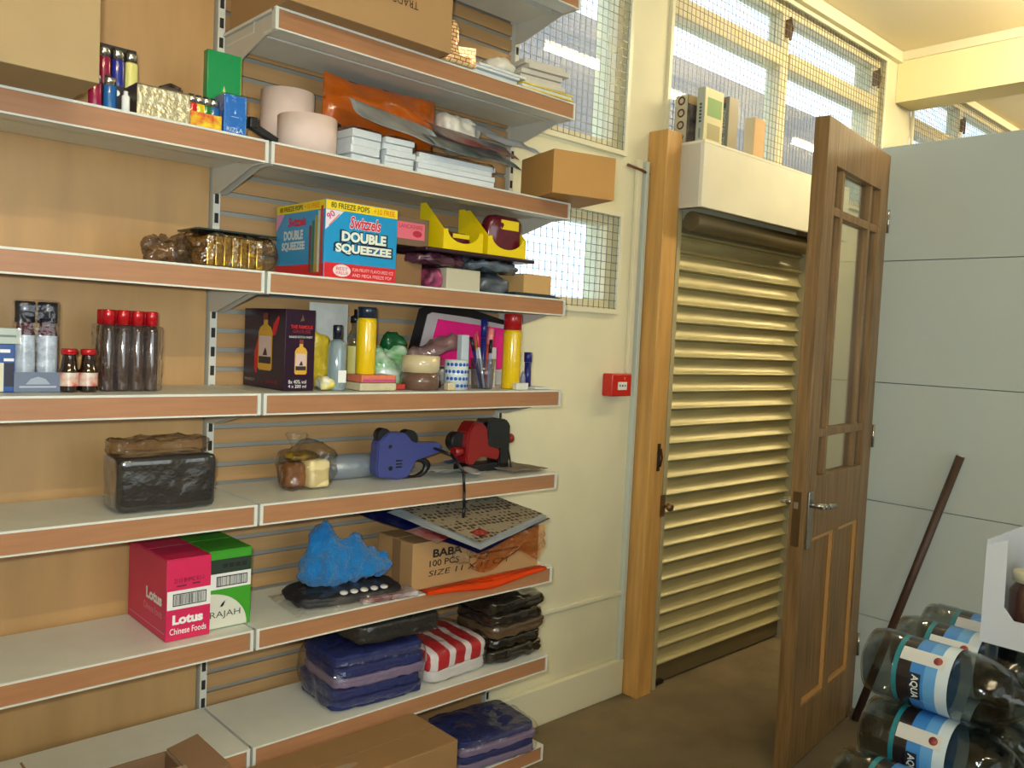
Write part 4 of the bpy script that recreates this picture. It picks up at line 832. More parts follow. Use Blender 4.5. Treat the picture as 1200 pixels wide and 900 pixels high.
# ---- fifth shelf
t = thing('black_wrapped_pack', 'black corrugated pack in glossy film on the fifth shelf', 'packet', (0.638, 1.70, Z5), -2)
BW = mat('black_wrap', S(40,38,38), 0.18, coat=1.0, bump=0.7, bscale=16)
b = MB(); b.soft(0.190, 0.105, 0.108, 12, 14, 0.03, 3, 5); b.done('block', BW, t)
b = MB(); b.soft(0.190, 0.085, 0.034, 10, 5, 0.2, 3, 6); b.done('film_top', film('brown_film', tint=(0.88,0.84,0.80,1), gloss=0.02, rough=0.15, bump=1.0, bscale=30), t, loc=(0, 0.015, 0.104))
t = thing('bagged_cake', 'small cream and chocolate cake in a clear bag', 'cake', (0.985, 1.74, Z5))
MB().soft(0.055, 0.055, 0.066, 8, 6, 0.08, 2, 2).done('cream_cake', mat('cake_cream', S(226,206,150), 0.6, var=0.1), t, loc=(0.018, -0.012, 0.003)); MB().soft(0.06, 0.06, 0.056, 8, 5, 0.1, 2, 3).done('brown_cake', mat('cake_brown', S(140,86,44), 0.5, var=0.3, vscale=25), t, loc=(-0.028, 0.010, 0.003))
MB().soft(0.075, 0.06, 0.02, 8, 3, 0.2, 2, 4).done('dark_topping', mat('cake_dark', S(60,40,20), 0.3, var=0.6, vscale=30, col2=S(150,120,30)), t, loc=(-0.008, 0.01, 0.064))
MB().soft(0.135, 0.10, 0.095, 12, 2.6, 0.30, 3, 7).done('clear_bag', film('cake_bag', tint=(0.90,0.88,0.84,1), gloss=0.07, rough=0.10, bump=0.9, bscale=22), t)
MB().lathe([(0.006,0),(0.012,0.012),(0.026,0.035),(0.022,0.04)], 12).done('bag_twist', FILM, t, loc=(-0.02, 0.01, 0.088))
t = thing('clear_bag_roll', 'roll of clear bags lying at the back of fifth shelf', 'roll', (1.145, 1.80, Z5+0.030)); MB().rod((-0.10, 0, 0), (0.12, 0, 0), 0.03, seg=20).done('roll_body', film('roll_film', tint=(0.75,0.78,0.8,1), gloss=0.12, rough=0.2, bump=0.5, body=(0.4,0.45,0.5,1), bodyfac=0.4), t)
# price guns
def price_gun(label, loc, rz, body, handle_col, sc_=1.0, cat='price gun'):
    t = thing('price_gun', label, cat, loc, rz); k = sc_
    b = MB(); prof = [(-0.085,0.028),(-0.080,0.010),(-0.02,0.0),(0.01,0.006),(0.03,0.045),(0.105,0.064),(0.105,0.088),(0.02,0.092),(-0.005,0.118),(-0.055,0.120),(-0.082,0.095)]
    b.prism([(x*k, z*k) for x, z in prof], -0.019*k, 0.019*k)
    bmesh.ops.bevel(b.b, geom=b.b.edges[:], offset=0.003*k, segments=2, affect='EDGES'); b.done('housing', body, t)
    MB().rod((-0.062*k,-0.012*k,0.112*k), (-0.062*k,0.012*k,0.112*k), 0.018*k, seg=20).done('ink_wheel', BLACK, t)
    MB().rod((0.012*k,-0.013*k,0.10*k), (0.012*k,0.013*k,0.10*k), 0.024*k, seg=20).done('label_roll_cover', BLACK, t)
    MB().torus(0.030*k, 0.008*k, Matrix.Translation((0.035*k, 0, 0.022*k)) @ Matrix.Rotation(pi/2, 4, 'X') @ Matrix.Rotation(0.2,4,'Z'), 20, 8, 1.35, 0.75).done('trigger_guard', handle_col, t)
    for q, zz in enumerate((0.03, 0.038, 0.046)): MB().box(-0.030*k, -0.012*k, -0.0198*k, -0.0188*k, zz*k, (zz+0.004)*k).done('vent_slot', BLACK, t)
    MB().rod((-0.048*k,-0.0200*k,0.085*k), (-0.048*k,-0.0185*k,0.085*k), 0.005*k).done('screw', BLACK, t); MB().rod((-0.045*k,-0.0200*k,0.03*k), (-0.045*k,-0.0185*k,0.03*k), 0.006*k).done('screw', BLACK, t)
    return t
g1 = price_gun('blue violet price gun lying on the fifth shelf', (1.262, 1.745, Z5), -4, mat('violet_plastic', S(58,66,128), 0.35, coat=0.2), BLACK, 1.0)
b = MB(); b.tube([(1.345,1.724,Z5+0.075),(1.352,1.66,Z5+0.066),(1.355,1.612,Z5+0.03),(1.357,1.608,Z5-0.02),(1.36,1.610,Z5-0.062),(1.361,1.612,Z5-0.088)], 0.0038); tag(b.done('black_strap', BLACK), 'black wrist strap hanging from the violet price gun over the shelf edge', 'strap')
t = thing('red_price_gun', 'red and black price gun at the right of the fifth shelf', 'price gun', (1.50, 1.745, Z5+0.0), 3)
RG = mat('gun_red', S(136,18,20), 0.3, coat=0.4)
b = MB(); b.prism([(-0.055,0.03),(-0.03,0.02),(0.0,0.045),(0.07,0.030),(0.075,0.058),(0.03,0.07),(0.022,0.12),(0.0,0.138),(-0.03,0.138),(-0.05,0.11)], -0.03, 0.022); bmesh.ops.bevel(b.b, geom=b.b.edges[:], offset=0.004, segments=2, affect='EDGES'); b.done('housing', RG, t)
b = MB(); b.prism([(0.024,0.065),(0.076,0.06),(0.078,0.0),(0.118,0.0),(0.118,0.125),(0.10,0.142),(0.03,0.142)], -0.024, 0.03); bmesh.ops.bevel(b.b, geom=b.b.edges[:], offset=0.004, segments=2, affect='EDGES'); b.done('black_grip', mat('gloss_black', S(18,18,22), 0.2, coat=0.6), t)
b = MB(); b.box(-0.05, 0.075, -0.022, 0.026, 0.0, 0.022, bev=0.004); b.done('black_base', BLACK, t); MB().rod((-0.062,-0.01,0.085),(-0.062,0.02,0.085),0.026,seg=18).done('ink_wheel', BLACK, t); MB().rod((-0.09,-0.016,0.060),(-0.06,-0.016,0.060),0.013,seg=14).done('red_knob', RG, t); MB().rod((0.119,-0.01,0.085),(0.134,-0.01,0.085),0.014,seg=14).done('red_knob', RG, t)
MB().tube([(0.119,-0.012,0.07),(0.122,-0.02,0.03),(0.121,-0.028,0.004)], 0.0025).done('wire', BLACK, t)
leaf('plastic_sachet', 'white and blue plastic sachet lying before the red price gun', 'sachet', 0.14, 0.10, mat('white_blue_film', S(200,208,214), 0.25, var=1, vscale=7, col2=S(206,206,206), coat=0.5), (1.40, 1.70, Z5+0.016), -12, -6, 2, 0.018, 3)
leaf('plastic_sachet', 'bright blue corner of a sachet behind the white one', 'sachet', 0.05, 0.04, mat('blue_sachet', S(30,120,200), 0.3), (1.415, 1.735, Z5+0.034), 10, -6, 0, 0.006, 4)
leaf('brown_paper', 'flat brown and white leaflet at the end of fifth shelf', 'leaflet', 0.14, 0.14, mat('brown_leaflet', S(150,124,100), 0.5, var=0.9, vscale=12, col2=S(196,186,170)), (1.63, 1.72, Z5+0.007), 4, 0, 0, 0.006, 6)

# ---- sixth shelf
PK = mat('magenta_card', S(206,34,84), 0.4, var=0.04); PKD = flat(226,226,220)
t = carton('noodle_box', 'tall pink red Chinese food box with white barcode panel', (0.637, 1.650, Z6), 0.090, 0.212, 0.165, PK)
sx, sz, sy = 0.090, 0.165, 0.212
patch('white_panel', t, PKD, rect(0.002, sx, 0.063, 0.101)); bars('barcode', t, TXT, 0.016, 0.078, 0.072, 0.092, 'front', 0, 3)
for r_ in (rect(0.013,0.081,0.0925,0.0945), rect(0.013,0.081,0.0695,0.0715), rect(0.013,0.015,0.0695,0.0945), rect(0.079,0.081,0.0695,0.0945)): patch('barcode_frame', t, TXT, r_, off=0.0008)
text('Lotus', 'lettering', t, (0.044, -0.0006, 0.042), 0.062, 0.020, TXTW, bold=0.05); text('Chinese Foods', 'lettering', t, (0.045, -0.0006, 0.019), 0.074, 0.013, TXTW, bold=0.01)
text('2113 BHMC K1-1', 'lettering', t, (0.045, -0.0006, 0.121), 0.06, 0.009, flat(90,16,40)); patch('print_line', t, flat(110,20,50), rect(0.020, 0.040, 0.108, 0.111)); patch('print_line', t, flat(110,20,50), rect(0.052, 0.068, 0.110, 0.113))
text('Lotus', 'lettering', t, (-0.0006, 0.062, 0.078), 0.085, 0.024, TXTW, 'left', bold=0.05); text('Chinese Foods', 'lettering', t, (-0.0006, 0.068, 0.050), 0.10, 0.014, flat(226,150,170), 'left')
patch('base_line', t, flat(226,150,170), rect(-sy+0.01, -0.006, 0.014, 0.0155), 'left')
text('Lotus', 'lettering', t, (0.045, 0.11, sz+0.0006), 0.05, 0.02, flat(196,120,140), 'top')
GRN = mat('green_card2', S(60,150,36), 0.4, var=0.04)
t = carton('rice_box', 'green and cream RAJAH food box beside the pink one', (0.7295, 1.668, Z6), 0.094, 0.195, 0.165, GRN)
patch('dark_band', t, flat(34,52,38), rect(0.001, 0.093, 0.116, 0.146)); patch('cream_band', t, PKD, rect(0.001, 0.093, 0.083, 0.116)); bars('barcode', t, TXT, 0.020, 0.082, 0.090, 0.108, 'front', 0, 5)
for r_ in (rect(0.017,0.085,0.108,0.110), rect(0.017,0.085,0.088,0.090), rect(0.017,0.019,0.088,0.110), rect(0.083,0.085,0.088,0.110)): patch('barcode_frame', t, TXT, r_, off=0.0008)
pts = [(0.001,0.001),(0.086,0.001)]+[(0.001+0.085*cos(a), 0.001+0.074*sin(a)) for a in [pi/2*k/12 for k in range(1, 13)]]
patch('cream_dome', t, flat(206,206,190), pts); text('RAJAH', 'lettering', t, (0.038, -0.0006, 0.028), 0.066, 0.017, flat(70,66,50)); [patch('dark_print', t, flat(16,26,20), rect(0.030+k*0.014, 0.041+k*0.014, 0.127, 0.136), off=0.0006) for k in range(4)]
patch('bird_emblem', t, flat(90,90,70), [(0.026,0.045),(0.033,0.046),(0.038,0.058),(0.031,0.053)])
text('RAJAH', 'lettering', t, (0.045, 0.07, 0.1656), 0.03, 0.012, flat(60,110,50), 'top')
# T-shirt pack + blue cloth
t = thing('bagged_black_shirt', 'black T-shirt in clear packaging with white print', 'clothing', (1.080, 1.715, Z6), -6)
MB().soft(0.27, 0.155, 0.030, 12, 4, 0.25, 3, 5).done('folded_shirt', mat('black_cotton', S(24,22,26), 0.6, bump=0.2), t); leafm = MB()
leafm.grid(lambda u, v: Vector(((u-0.5)*0.31, (v-0.5)*0.175-0.012, 0.001+0.036*(1-abs(2*u-1)**3)*(1-abs(2*v-1)**3)+0.003*noise.noise(Vector((u*6, v*6, 3))))), 24, 14); leafm.done('clear_bag', FILMB, t)
for k in range(5):
    q = MB(); q.lathe([(0,0.001),(0.009,0.001),(0.009,0),(0,0)], 12, Matrix.Translation((-0.03+k*0.026, -0.070, 0.0285+0.002)) @ Matrix.Rotation(radians(30),4,'X'), 1.1, 0.8); q.done('white_print', flat(206,200,190), t)
q = MB(); q.box(0.0, 0.15, -0.087, -0.03, 0.0, 0.012, bev=0.003); q.done('maroon_print', mat('maroon_print', S(110,50,62), 0.4, var=0.7, vscale=30, col2=S(190,180,176)), t, loc=(0.01, -0.002, 0.001))
t = thing('blue_cloth', 'crumpled bright blue cloth on top of the black shirt', 'cloth', (1.095, 1.735, Z6+0.034), 0)
q = MB(); q.soft(0.225, 0.125, 0.040, 22, 2.6, 0.45, 1.6, 12)
for v in q.b.verts:
    x, y = v.co.x, v.co.y; hgt = max(0, v.co.z/0.040)
    v.co.z += hgt*(0.098*math.exp(-((x+0.058)/0.036)**2-((y-0.01)/0.05)**2)+0.050*math.exp(-((x-0.03)/0.055)**2-(y/0.055)**2))
    v.co += Vector((noise.noise(v.co*38), noise.noise(v.co*41+Vector((3,1,2))), 0.6*noise.noise(v.co*45)))*0.010
    v.co.z = max(v.co.z, 0.001)
q.done('cloth', mat('blue_fabric', S(0,112,180), 0.9, bump=0.8, bscale=120, var=0.2, vscale=25, sheen=0.3), t)
# BABA carton
t = carton('printed_carton', 'brown carton printed BABA under papers on the sixth shelf', (1.235, 1.648, Z6), 0.435, 0.15, 0.118, mat('baba_carton', S(176,136,88), 0.7, var=0.06))
text('BABA', 'lettering', t, (0.110, -0.0006, 0.086), 0.095, 0.021, TXT, bold=0.03); text('100 PCS', 'lettering', t, (0.100, -0.0006, 0.061), 0.095, 0.016, TXT, bold=0.01); text('SIZE 11 X 17 CM', 'lettering', t, (0.185, -0.0006, 0.036), 0.27, 0.014, TXT, slant=0.15); patch('print_strip', t, flat(96,66,46), rect(0.22, 0.36, 0.060, 0.066))
MB().box(-0.0008, -0.0002, 0.05, 0.085, 0.0, 0.116).done('side_tape', CARDD, t)
t2 = thing('orange_sign_sheet', 'fluorescent orange strip lying along the shelf edge before the carton', 'paper', (1.46, 1.6175, Z6+0.003), 0)
q = MB(); q.grid(lambda u, v: Vector(((u-0.5)*0.42, -0.004-v*0.006, v*(-0.004-0.018*(1-abs(2*u-1))**0.6)+0.003*sin(u*9))), 30, 3, 0.001); q.done('strip', mat('fluo_orange', S(255,84,10), 0.45), t2)
q = MB(); q.grid(lambda u, v: Vector(((u-0.5)*0.42, -0.004+v*0.026, 0.003*sin(u*9)*(1-v))), 30, 3, 0.001); q.done('fold', mat('fluo_orange', S(255,84,10), 0.45), t2)
t = thing('orange_bread_bag', 'clear bag with orange print drooping over the carton front', 'bag', (1.53, 1.636, Z6+0.036), 0)
OF = film('orange_film', tint=(0.93,0.72,0.56,1), gloss=0.10, rough=0.14, bump=1.0, bscale=25, body=(0.75,0.25,0.05,1), bodyfac=0.12)
q = MB(); q.grid(lambda u, v: Vector(((u-0.5)*0.24+0.04*v+0.01*sin(v*5), -0.003-0.020*sin(pi*v)*(0.5+sin(pi*u))*0.7+0.008*noise.noise(Vector((u*7, v*6, 2))), v*0.083-0.020*sin(u*7)*(1-v))), 26, 14, 0.001); q.done('bag_skin', OF, t)
t = thing('orange_wrapper', 'shiny orange wrapper on the upper right of the carton', 'wrapper', (1.60, 1.668, Z6+0.1195), 4); MB().soft(0.13, 0.05, 0.016, 8, 3, 0.3, 3, 4).done('wrapper', mat('orange_gloss', S(226,96,30), 0.15, coat=1, bump=0.5), t)
for k, x in enumerate((1.375, 1.43)):
    q = MB(); q.soft(0.055, 0.035, 0.05, 8, 2.2, 0.4, 3, 40+k); tag(q.done('clear_wrapper', FILM, loc=(x, 1.628, Z6+0.055)), '%s crumpled clear wrapper hanging over the carton print' % ('left', 'right')[k], 'wrapper')
t = thing('navy_folder', 'dark blue plastic folder sagging under the paper pile', 'folder', (0, 0, 0))
quadsheet('cover', t, mat('navy_folder', S(24,34,104), 0.25, coat=0.5), [(1.33,1.515,0.762), (1.69,1.625,0.786), (1.60,1.86,0.838), (1.16,1.78,0.828)], 0.002, 0.006, 2)
t = thing('paper_stack', 'white paper sheets between blue folder and spotted leaflet', 'paper', (0, 0, 0))
quadsheet('sheet', t, WPAP, [(1.325,1.500,0.775), (1.66,1.605,0.795), (1.57,1.83,0.846), (1.21,1.73,0.836)], 0.003, 0.002, 3)
quadsheet('sheet', t, WPAP, [(1.31,1.510,0.7815), (1.655,1.60,0.802), (1.56,1.84,0.853), (1.225,1.745,0.842)], 0.0012, 0.003, 5)
SPOT = bpy.data.materials.new('spotted_print'); SPOT.use_nodes = True; n_ = SPOT.node_tree; bs = n_.nodes['Principled BSDF']; bs.inputs['Roughness'].default_value = 0.45
vc = n_.nodes.new('ShaderNodeTexVoronoi'); vc.inputs['Scale'].default_value = 62; vc.inputs['Randomness'].default_value = 0.35; tc_ = n_.nodes.new('ShaderNodeTexCoord'); rp_ = n_.nodes.new('ShaderNodeValToRGB'); rp_.color_ramp.elements[0].position = 0.34; rp_.color_ramp.elements[0].color = S(104,80,64); rp_.color_ramp.elements[1].position = 0.44; rp_.color_ramp.elements[1].color = S(206,190,160)
n_.links.new(tc_.outputs['Object'], vc.inputs['Vector']); n_.links.new(vc.outputs['Distance'], rp_.inputs[0]); n_.links.new(rp_.outputs[0], bs.inputs['Base Color'])
o = quadsheet('spotted_leaflet', None, SPOT, [(1.335,1.515,0.788), (1.645,1.612,0.808), (1.55,1.85,0.859), (1.235,1.75,0.848)], 0.0012, 0.003, 9)
tag(o, 'tan leaflet covered in small printed spots, topmost on the pile', 'leaflet')
quadsheet('red_print_block', o, flat(190,70,56), [(1.355,1.535,0.7955), (1.40,1.549,0.798), (1.388,1.580,0.8045), (1.343,1.566,0.802)], 0.0004, 0.0, 0, 2)
t = thing('red_card', 'red and white card jutting left from under the paper pile', 'card', (0, 0, 0))
quadsheet('card', t, mat('red_white_card', S(186,56,50), 0.4, var=1, vscale=14, col2=S(210,200,190)), [(1.255,1.58,0.7835), (1.40,1.63,0.792), (1.38,1.70,0.806), (1.215,1.66,0.802)], 0.0012, 0.001, 3)
t = thing('white_tube_roll', 'rolled white plastic bag lying at the back of the paper pile', 'roll', (1.275, 1.80, 0.846), 12); MB().soft(0.16, 0.05, 0.022, 8, 2.5, 0.2, 2, 6).done('roll_body', mat('pale_plastic', S(200,210,214), 0.3, coat=0.5, bump=0.4), t)

# ---- seventh shelf
NAVY = mat('navy_cotton', S(26,36,92), 0.75, bump=0.3, bscale=90); MAUVE = mat('mauve_lining', S(120,104,130), 0.5); BLC = mat('black_cotton2', S(26,20,16), 0.7, bump=0.2)
def shirts(label, loc, rz, n, sx, sy, h_, mats_, seed, group='bagged folded clothing', bagf=FILMB, jit=0.006, bulge=0.18):
    rnd = random.Random(seed); t = thing('bagged_clothing', label, 'clothing', loc, rz, group); hh = h_/n
    for k in range(n):
        q = MB(); q.soft(sx-rnd.uniform(0, 0.012), sy-rnd.uniform(0, 0.012), hh*1.08, 12, 9, bulge, 2.5, seed+k); q.done('folded_garment', mats_[k % len(mats_)], t, loc=(rnd.uniform(-jit, jit), rnd.uniform(-jit, jit), k*hh))
    q = MB(); q.soft(sx+0.02, sy+0.016, h_*1.05, 14, 6, 0.10, 3, seed+9); q.done('clear_bag', bagf, t)
    return t
shirts('stack of bagged navy blue garments at the left of the seventh shelf', (1.160, 1.735, Z7), -4, 5, 0.255, 0.195, 0.128, [NAVY, NAVY, MAUVE, NAVY, NAVY], 3, bagf=FILM)
t = thing('bagged_clothing', 'single bagged black garment lying on top of the navy stack', 'clothing', (1.205, 1.73, Z7+0.147), -3, 'bagged folded clothing'); MB().soft(0.235, 0.19, 0.050, 12, 9, 0.10, 2.5, 8).done('folded_garment', BLC, t); MB().soft(0.245, 0.20, 0.053, 12, 8, 0.12, 3, 9).done('clear_bag', FILM, t)
STR = bpy.data.materials.new('red_white_stripe'); STR.use_nodes = True; n_ = STR.node_tree; bs = n_.nodes['Principled BSDF']; bs.inputs['Roughness'].default_value = 0.6
tc_ = n_.nodes.new('ShaderNodeTexCoord'); wv = n_.nodes.new('ShaderNodeTexWave'); wv.inputs['Scale'].default_value = 5.6; wv.inputs['Distortion'].default_value = 0.4; rp_ = n_.nodes.new('ShaderNodeValToRGB'); rp_.color_ramp.interpolation = 'CONSTANT'; rp_.color_ramp.elements[0].color = S(176,26,34); rp_.color_ramp.elements[1].position = 0.70; rp_.color_ramp.elements[1].color = S(216,206,204)
n_.links.new(tc_.outputs['Object'], wv.inputs[0]); n_.links.new(wv.outputs[0], rp_.inputs[0]); n_.links.new(rp_.outputs[0], bs.inputs['Base Color'])
t = thing('bagged_clothing', 'red and white striped garment in clear packaging', 'clothing', (1.399, 1.74, Z7), 2, 'bagged folded clothing')
MB().soft(0.20, 0.18, 0.038, 10, 8, 0.12, 2.5, 12).done('folded_garment', mat('white_cotton', S(196,190,186), 0.7), t); MB().soft(0.205, 0.185, 0.056, 12, 7, 0.10, 2.5, 13).done('striped_garment', STR, t, loc=(0.0, -0.0, 0.033), rot=(radians(4), 0, 0)); MB().soft(0.220, 0.20, 0.097, 14, 7, 0.08, 3, 14).done('clear_bag', FILM, t)
BGL = mat('black_gloss_bag', S(34,28,22), 0.2, coat=1.0, bump=0.7, bscale=14)
t = thing('bagged_clothing', 'stack of glossy black bagged garments at the shelf end', 'clothing', (1.618, 1.735, Z7), 0, 'bagged folded clothing')
for k, hh in enumerate((0.036, 0.030, 0.034, 0.034, 0.032)): MB().soft(0.215-0.018*(k % 2), 0.17, hh*1.10, 12, 7, 0.22, 2.5, 20+k).done('folded_garment', [BGL, BGL, mat('brown_gloss_bag', S(84,66,46), 0.25, coat=0.8, bump=0.6, bscale=16)][k % 3], t, loc=(0.006*((k*7) % 3-1), 0.004*((k*5) % 3-1), sum((0.036, 0.030, 0.034, 0.034, 0.032)[:k])))
# ---- lowest shelf + floor cartons
t = shirts('bagged navy clothing with pale wrapping on the lowest shelf', (1.545, 1.71, Z8), -6, 4, 0.26, 0.19, 0.080, [MAUVE, NAVY], 31, bagf=FILM)
q = MB(); q.soft(0.08, 0.15, 0.09, 8, 3, 0.3, 2, 4); tag(q.done('white_packet', mat('pale_packet', S(206,204,190), 0.5, bump=0.3), loc=(1.345, 1.70, Z8)), 'white crumpled packet beside the lowest clothing stack', 'packet')
t = carton('cardboard_carton', 'large flat brown carton on the floor in front of the bottom shelves', (0.74, 1.435, 0.001), 0.485, 0.172, 0.362, mat('floor_carton', S(140,106,64), 0.75, var=0.08))
t = patch('torn_mark', t, mat('torn_paper', S(150,130,104), 0.8), ell(0.20, 0.05, 0.05, 0.012), 'top', at=0.362)
t = thing('open_carton', 'small open brown carton with raised flaps at the bottom left', 'box', (0.39, 1.41, 0.001), 0)
OC = mat('open_carton_card', S(128,98,70), 0.8); H_ = 0.475
b = MB(); b.box(0,0.22,0,0.004,0,H_); b.box(0,0.22,0.146,0.15,0,H_); b.box(0,0.004,0.0041,0.1459,0,H_); b.box(0.216,0.22,0.0041,0.1459,0,H_); b.box(0.0041,0.2159,0.0041,0.1459,0,0.004); b.done('body', OC, t)
b = MB(); b.box(-0.06, 0, -0.002, 0.148, 0, 0.0035); b.done('flap', OC, t, loc=(0.001, 0.001, H_+0.001), rot=(0, radians(62), 0))
b = MB(); b.box(0, 0.06, 0, 0.146, 0, 0.0035); b.done('flap', OC, t, loc=(0.22, 0.002, H_+0.001), rot=(0, radians(-12), 0))
b = MB(); b.box(0.004, 0.216, 0, 0.05, 0, 0.0035); b.done('flap', mat('pale_flap', S(150,124,96), 0.8), t, loc=(0, 0.001, H_+0.002), rot=(radians(12), 0, 0))

# ================================================================== BOOKS ON THE SHUTTER BOX
ZB = 1.775+0.2325
def book(label, loc, w_, th, h_, cover, spine, rz=0):
    t = thing('book', label, 'book', loc, rz, 'books on the shutter box')
    box(0.002, w_-0.003, 0.002, th-0.002, 0.002, h_-0.002).done('pages', mat('page_block', S(214,204,176), 0.8), t)
    box(0, w_, 0, 0.0018, 0, h_, 0.0004).done('front_cover', cover, t); box(0, w_, th-0.0018, th, 0, h_, 0.0004).done('back_cover', cover, t); box(-0.0008, 0.0018, 0.0019, th-0.0019, 0, h_, 0.0004).done('spine', spine, t)
    return t
t = book('thick book with four ring shapes on its spine', (2.52, 1.845, ZB), 0.125, 0.055, 0.175, mat('dark_photo_cover', S(60,50,50), 0.4, var=0.9, vscale=30, col2=S(130,120,110)), mat('cream_spine', S(190,186,160), 0.5))
patch('cream_top', t, flat(206,176,120), rect(0.001, 0.124, 0.145, 0.174))
for k in range(4):
    q = MB(); q.torus(0.0125, 0.003, Matrix.Translation((-0.0012, 0.0275, 0.155-k*0.043)) @ Matrix.Rotation(pi/2, 4, 'Y'), 18, 5); q.done('ring_print', flat(90,40,40), t)
t = book('pale spined book with green picture on its cover', (2.545, 1.79, ZB), 0.115, 0.034, 0.198, mat('cream_cover', S(206,200,150), 0.4), mat('grey_spine', S(176,184,176), 0.4))
patch('green_picture', t, flat(110,150,80), rect(0.015, 0.105, 0.10, 0.165)); patch('text_block', t, flat(160,150,110), rect(0.02, 0.10, 0.02, 0.075)); [patch('spine_print', t, flat(70,80,80), rect(-0.022, -0.012, z_, z_+0.008), 'left', at=-0.0009) for z_ in (0.075, 0.087, 0.099, 0.111, 0.123, 0.135)]; patch('spine_print', t, flat(120,130,130), rect(-0.021, -0.014, 0.02, 0.055), 'left', at=-0.0009)
t = book('dark grey book titled TV standing third on the box', (2.69, 1.785, ZB), 0.06, 0.042, 0.195, mat('grey_cover', S(150,140,116), 0.4), mat('slate_spine', S(120,128,124), 0.4))
text('DIGITAL TV', 'lettering', t, (-0.0012, 0.021, 0.085), 0.12, 0.014, flat(206,200,180), 'left', roll=-90); patch('spine_mark', t, flat(40,70,60), rect(-0.028, -0.014, 0.155, 0.175), 'left', at=-0.0009); patch('spine_mark', t, flat(190,60,40), rect(-0.028, -0.014, 0.177, 0.184), 'left', at=-0.0009)
t = thing('card_sleeve', 'plain tan cardboard sleeve standing last on the shutter box', 'box', (2.865, 1.785, ZB)); box(0, 0.075, 0, 0.042, 0, 0.158, 0.001).done('body', mat('tan_sleeve', S(206,186,146), 0.6), t); box(0.001, 0.074, -0.0012, -0.0002, 0.001, 0.157).done('front_face', mat('tan_sleeve_front', S(206,168,120), 0.6), t)

# ================================================================== WATER BOTTLES, TRAY, BROOM
PET = film('pet_plastic', tint=(0.84,0.86,0.86,1), gloss=0.05, rough=0.06, bump=0.35, bscale=16)
WATER = film('water_body', tint=(0.70,0.74,0.745,1), gloss=0.03, rough=0.05, bump=0.2, bscale=10)
LBL = bpy.data.materials.new('water_label'); LBL.use_nodes = True; n_ = LBL.node_tree; bs = n_.nodes['Principled BSDF']; bs.inputs['Roughness'].default_value = 0.25; bs.inputs['Coat Weight'].default_value = 0.4
tc_ = n_.nodes.new('ShaderNodeTexCoord'); sp = n_.nodes.new('ShaderNodeSeparateXYZ'); mr = n_.nodes.new('ShaderNodeMapRange'); mr.inputs[1].default_value = 0.075; mr.inputs[2].default_value = 0.185; rp_ = n_.nodes.new('ShaderNodeValToRGB'); rp_.color_ramp.interpolation = 'CONSTANT'
for i, (p_, c_) in enumerate(((0.0, S(30,120,130)), (0.10, S(36,30,34)), (0.34, S(60,130,200)), (0.60, S(96,160,214)), (0.82, S(206,220,226)))):
    e = rp_.color_ramp.elements[i] if i < 2 else rp_.color_ramp.elements.new(p_)
    e.position = p_; e.color = c_
n_.links.new(tc_.outputs['Object'], sp.inputs[0]); n_.links.new(sp.outputs['Z'], mr.inputs[0]); n_.links.new(mr.outputs[0], rp_.inputs[0]); n_.links.new(rp_.outputs[0], bs.inputs['Base Color'])
CAPB = mat('teal_cap', S(16,60,74), 0.35)
def water_bottle(label):
    t = thing('water_bottle', label, 'bottle', (0,0,0), 0, 'large water bottles in the stack'); r = 0.074
    prof = [(0,0.012),(r*0.45,0.004),(r*0.7,0.0),(r*0.92,0.008),(r,0.03),(r,0.07),(r*0.965,0.075),(r*0.965,0.19),(r,0.195),(r*0.985,0.215),(r,0.22),(r*0.93,0.25),(r*0.72,0.285),(r*0.40,0.312),(r*0.25,0.322),(r*0.25,0.335),(0,0.335)]
    MB().lathe(prof, 32).done('bottle_body', PET, t)
    MB().lathe([(0,0.016)]+[(a*0.955, b_+0.003 if b_ < 0.02 else b_) for a, b_ in prof[2:13]]+[(0, 0.29)], 24).done('water', WATER, t)
    MB().lathe([(r*0.985,0.076),(r*0.985,0.189)], 32).done('label_wrap', LBL, t)
    MB().lathe([(0,0.3355),(r*0.30,0.3355),(r*0.30,0.352),(r*0.27,0.355),(0,0.355)], 20).done('screw_cap', CAPB, t)
    sk = MB(); a0 = 2.35
    sk.grid(lambda u, v: Vector((-(r*1.002)*sin(a0+(u-0.5)*0.42), -(r*1.002)*cos(a0+(u-0.5)*0.42), 0.088+v*0.09)), 8, 1); sk.done('white_sticker', flat(206,206,200), t)
    sk = MB(); MM = Matrix.Rotation(-a0, 4, 'Z') @ Matrix.Translation((0, -r*1.008, 0.162)) @ Matrix.Rotation(pi/2, 4, 'X'); sk.lathe([(0,0.0002),(0.009,0.0002),(0.009,0),(0,0)], 12, MM); sk.done('round_seal', flat(140,60,50), t)
    a1 = 1.45; bd = MB(); bd.grid(lambda u, v: Vector((-(r*1.004)*sin(a1+(u-0.5)*0.8), -(r*1.004)*cos(a1+(u-0.5)*0.8), 0.112+v*0.024)), 8, 1); bd.done('name_badge', flat(24,34,44), t)
    cu = text('AQUA', 'lettering', t, (0,0,0), 0.052, 0.017, TXTW, bold=0.02); cu.rotation_euler = (0,0,0)
    for v in cu.data.vertices:
        a = a1-v.co.x/r; v.co = Vector((-(r*1.008)*sin(a), -(r*1.008)*cos(a), 0.124+v.co.y))
    return t
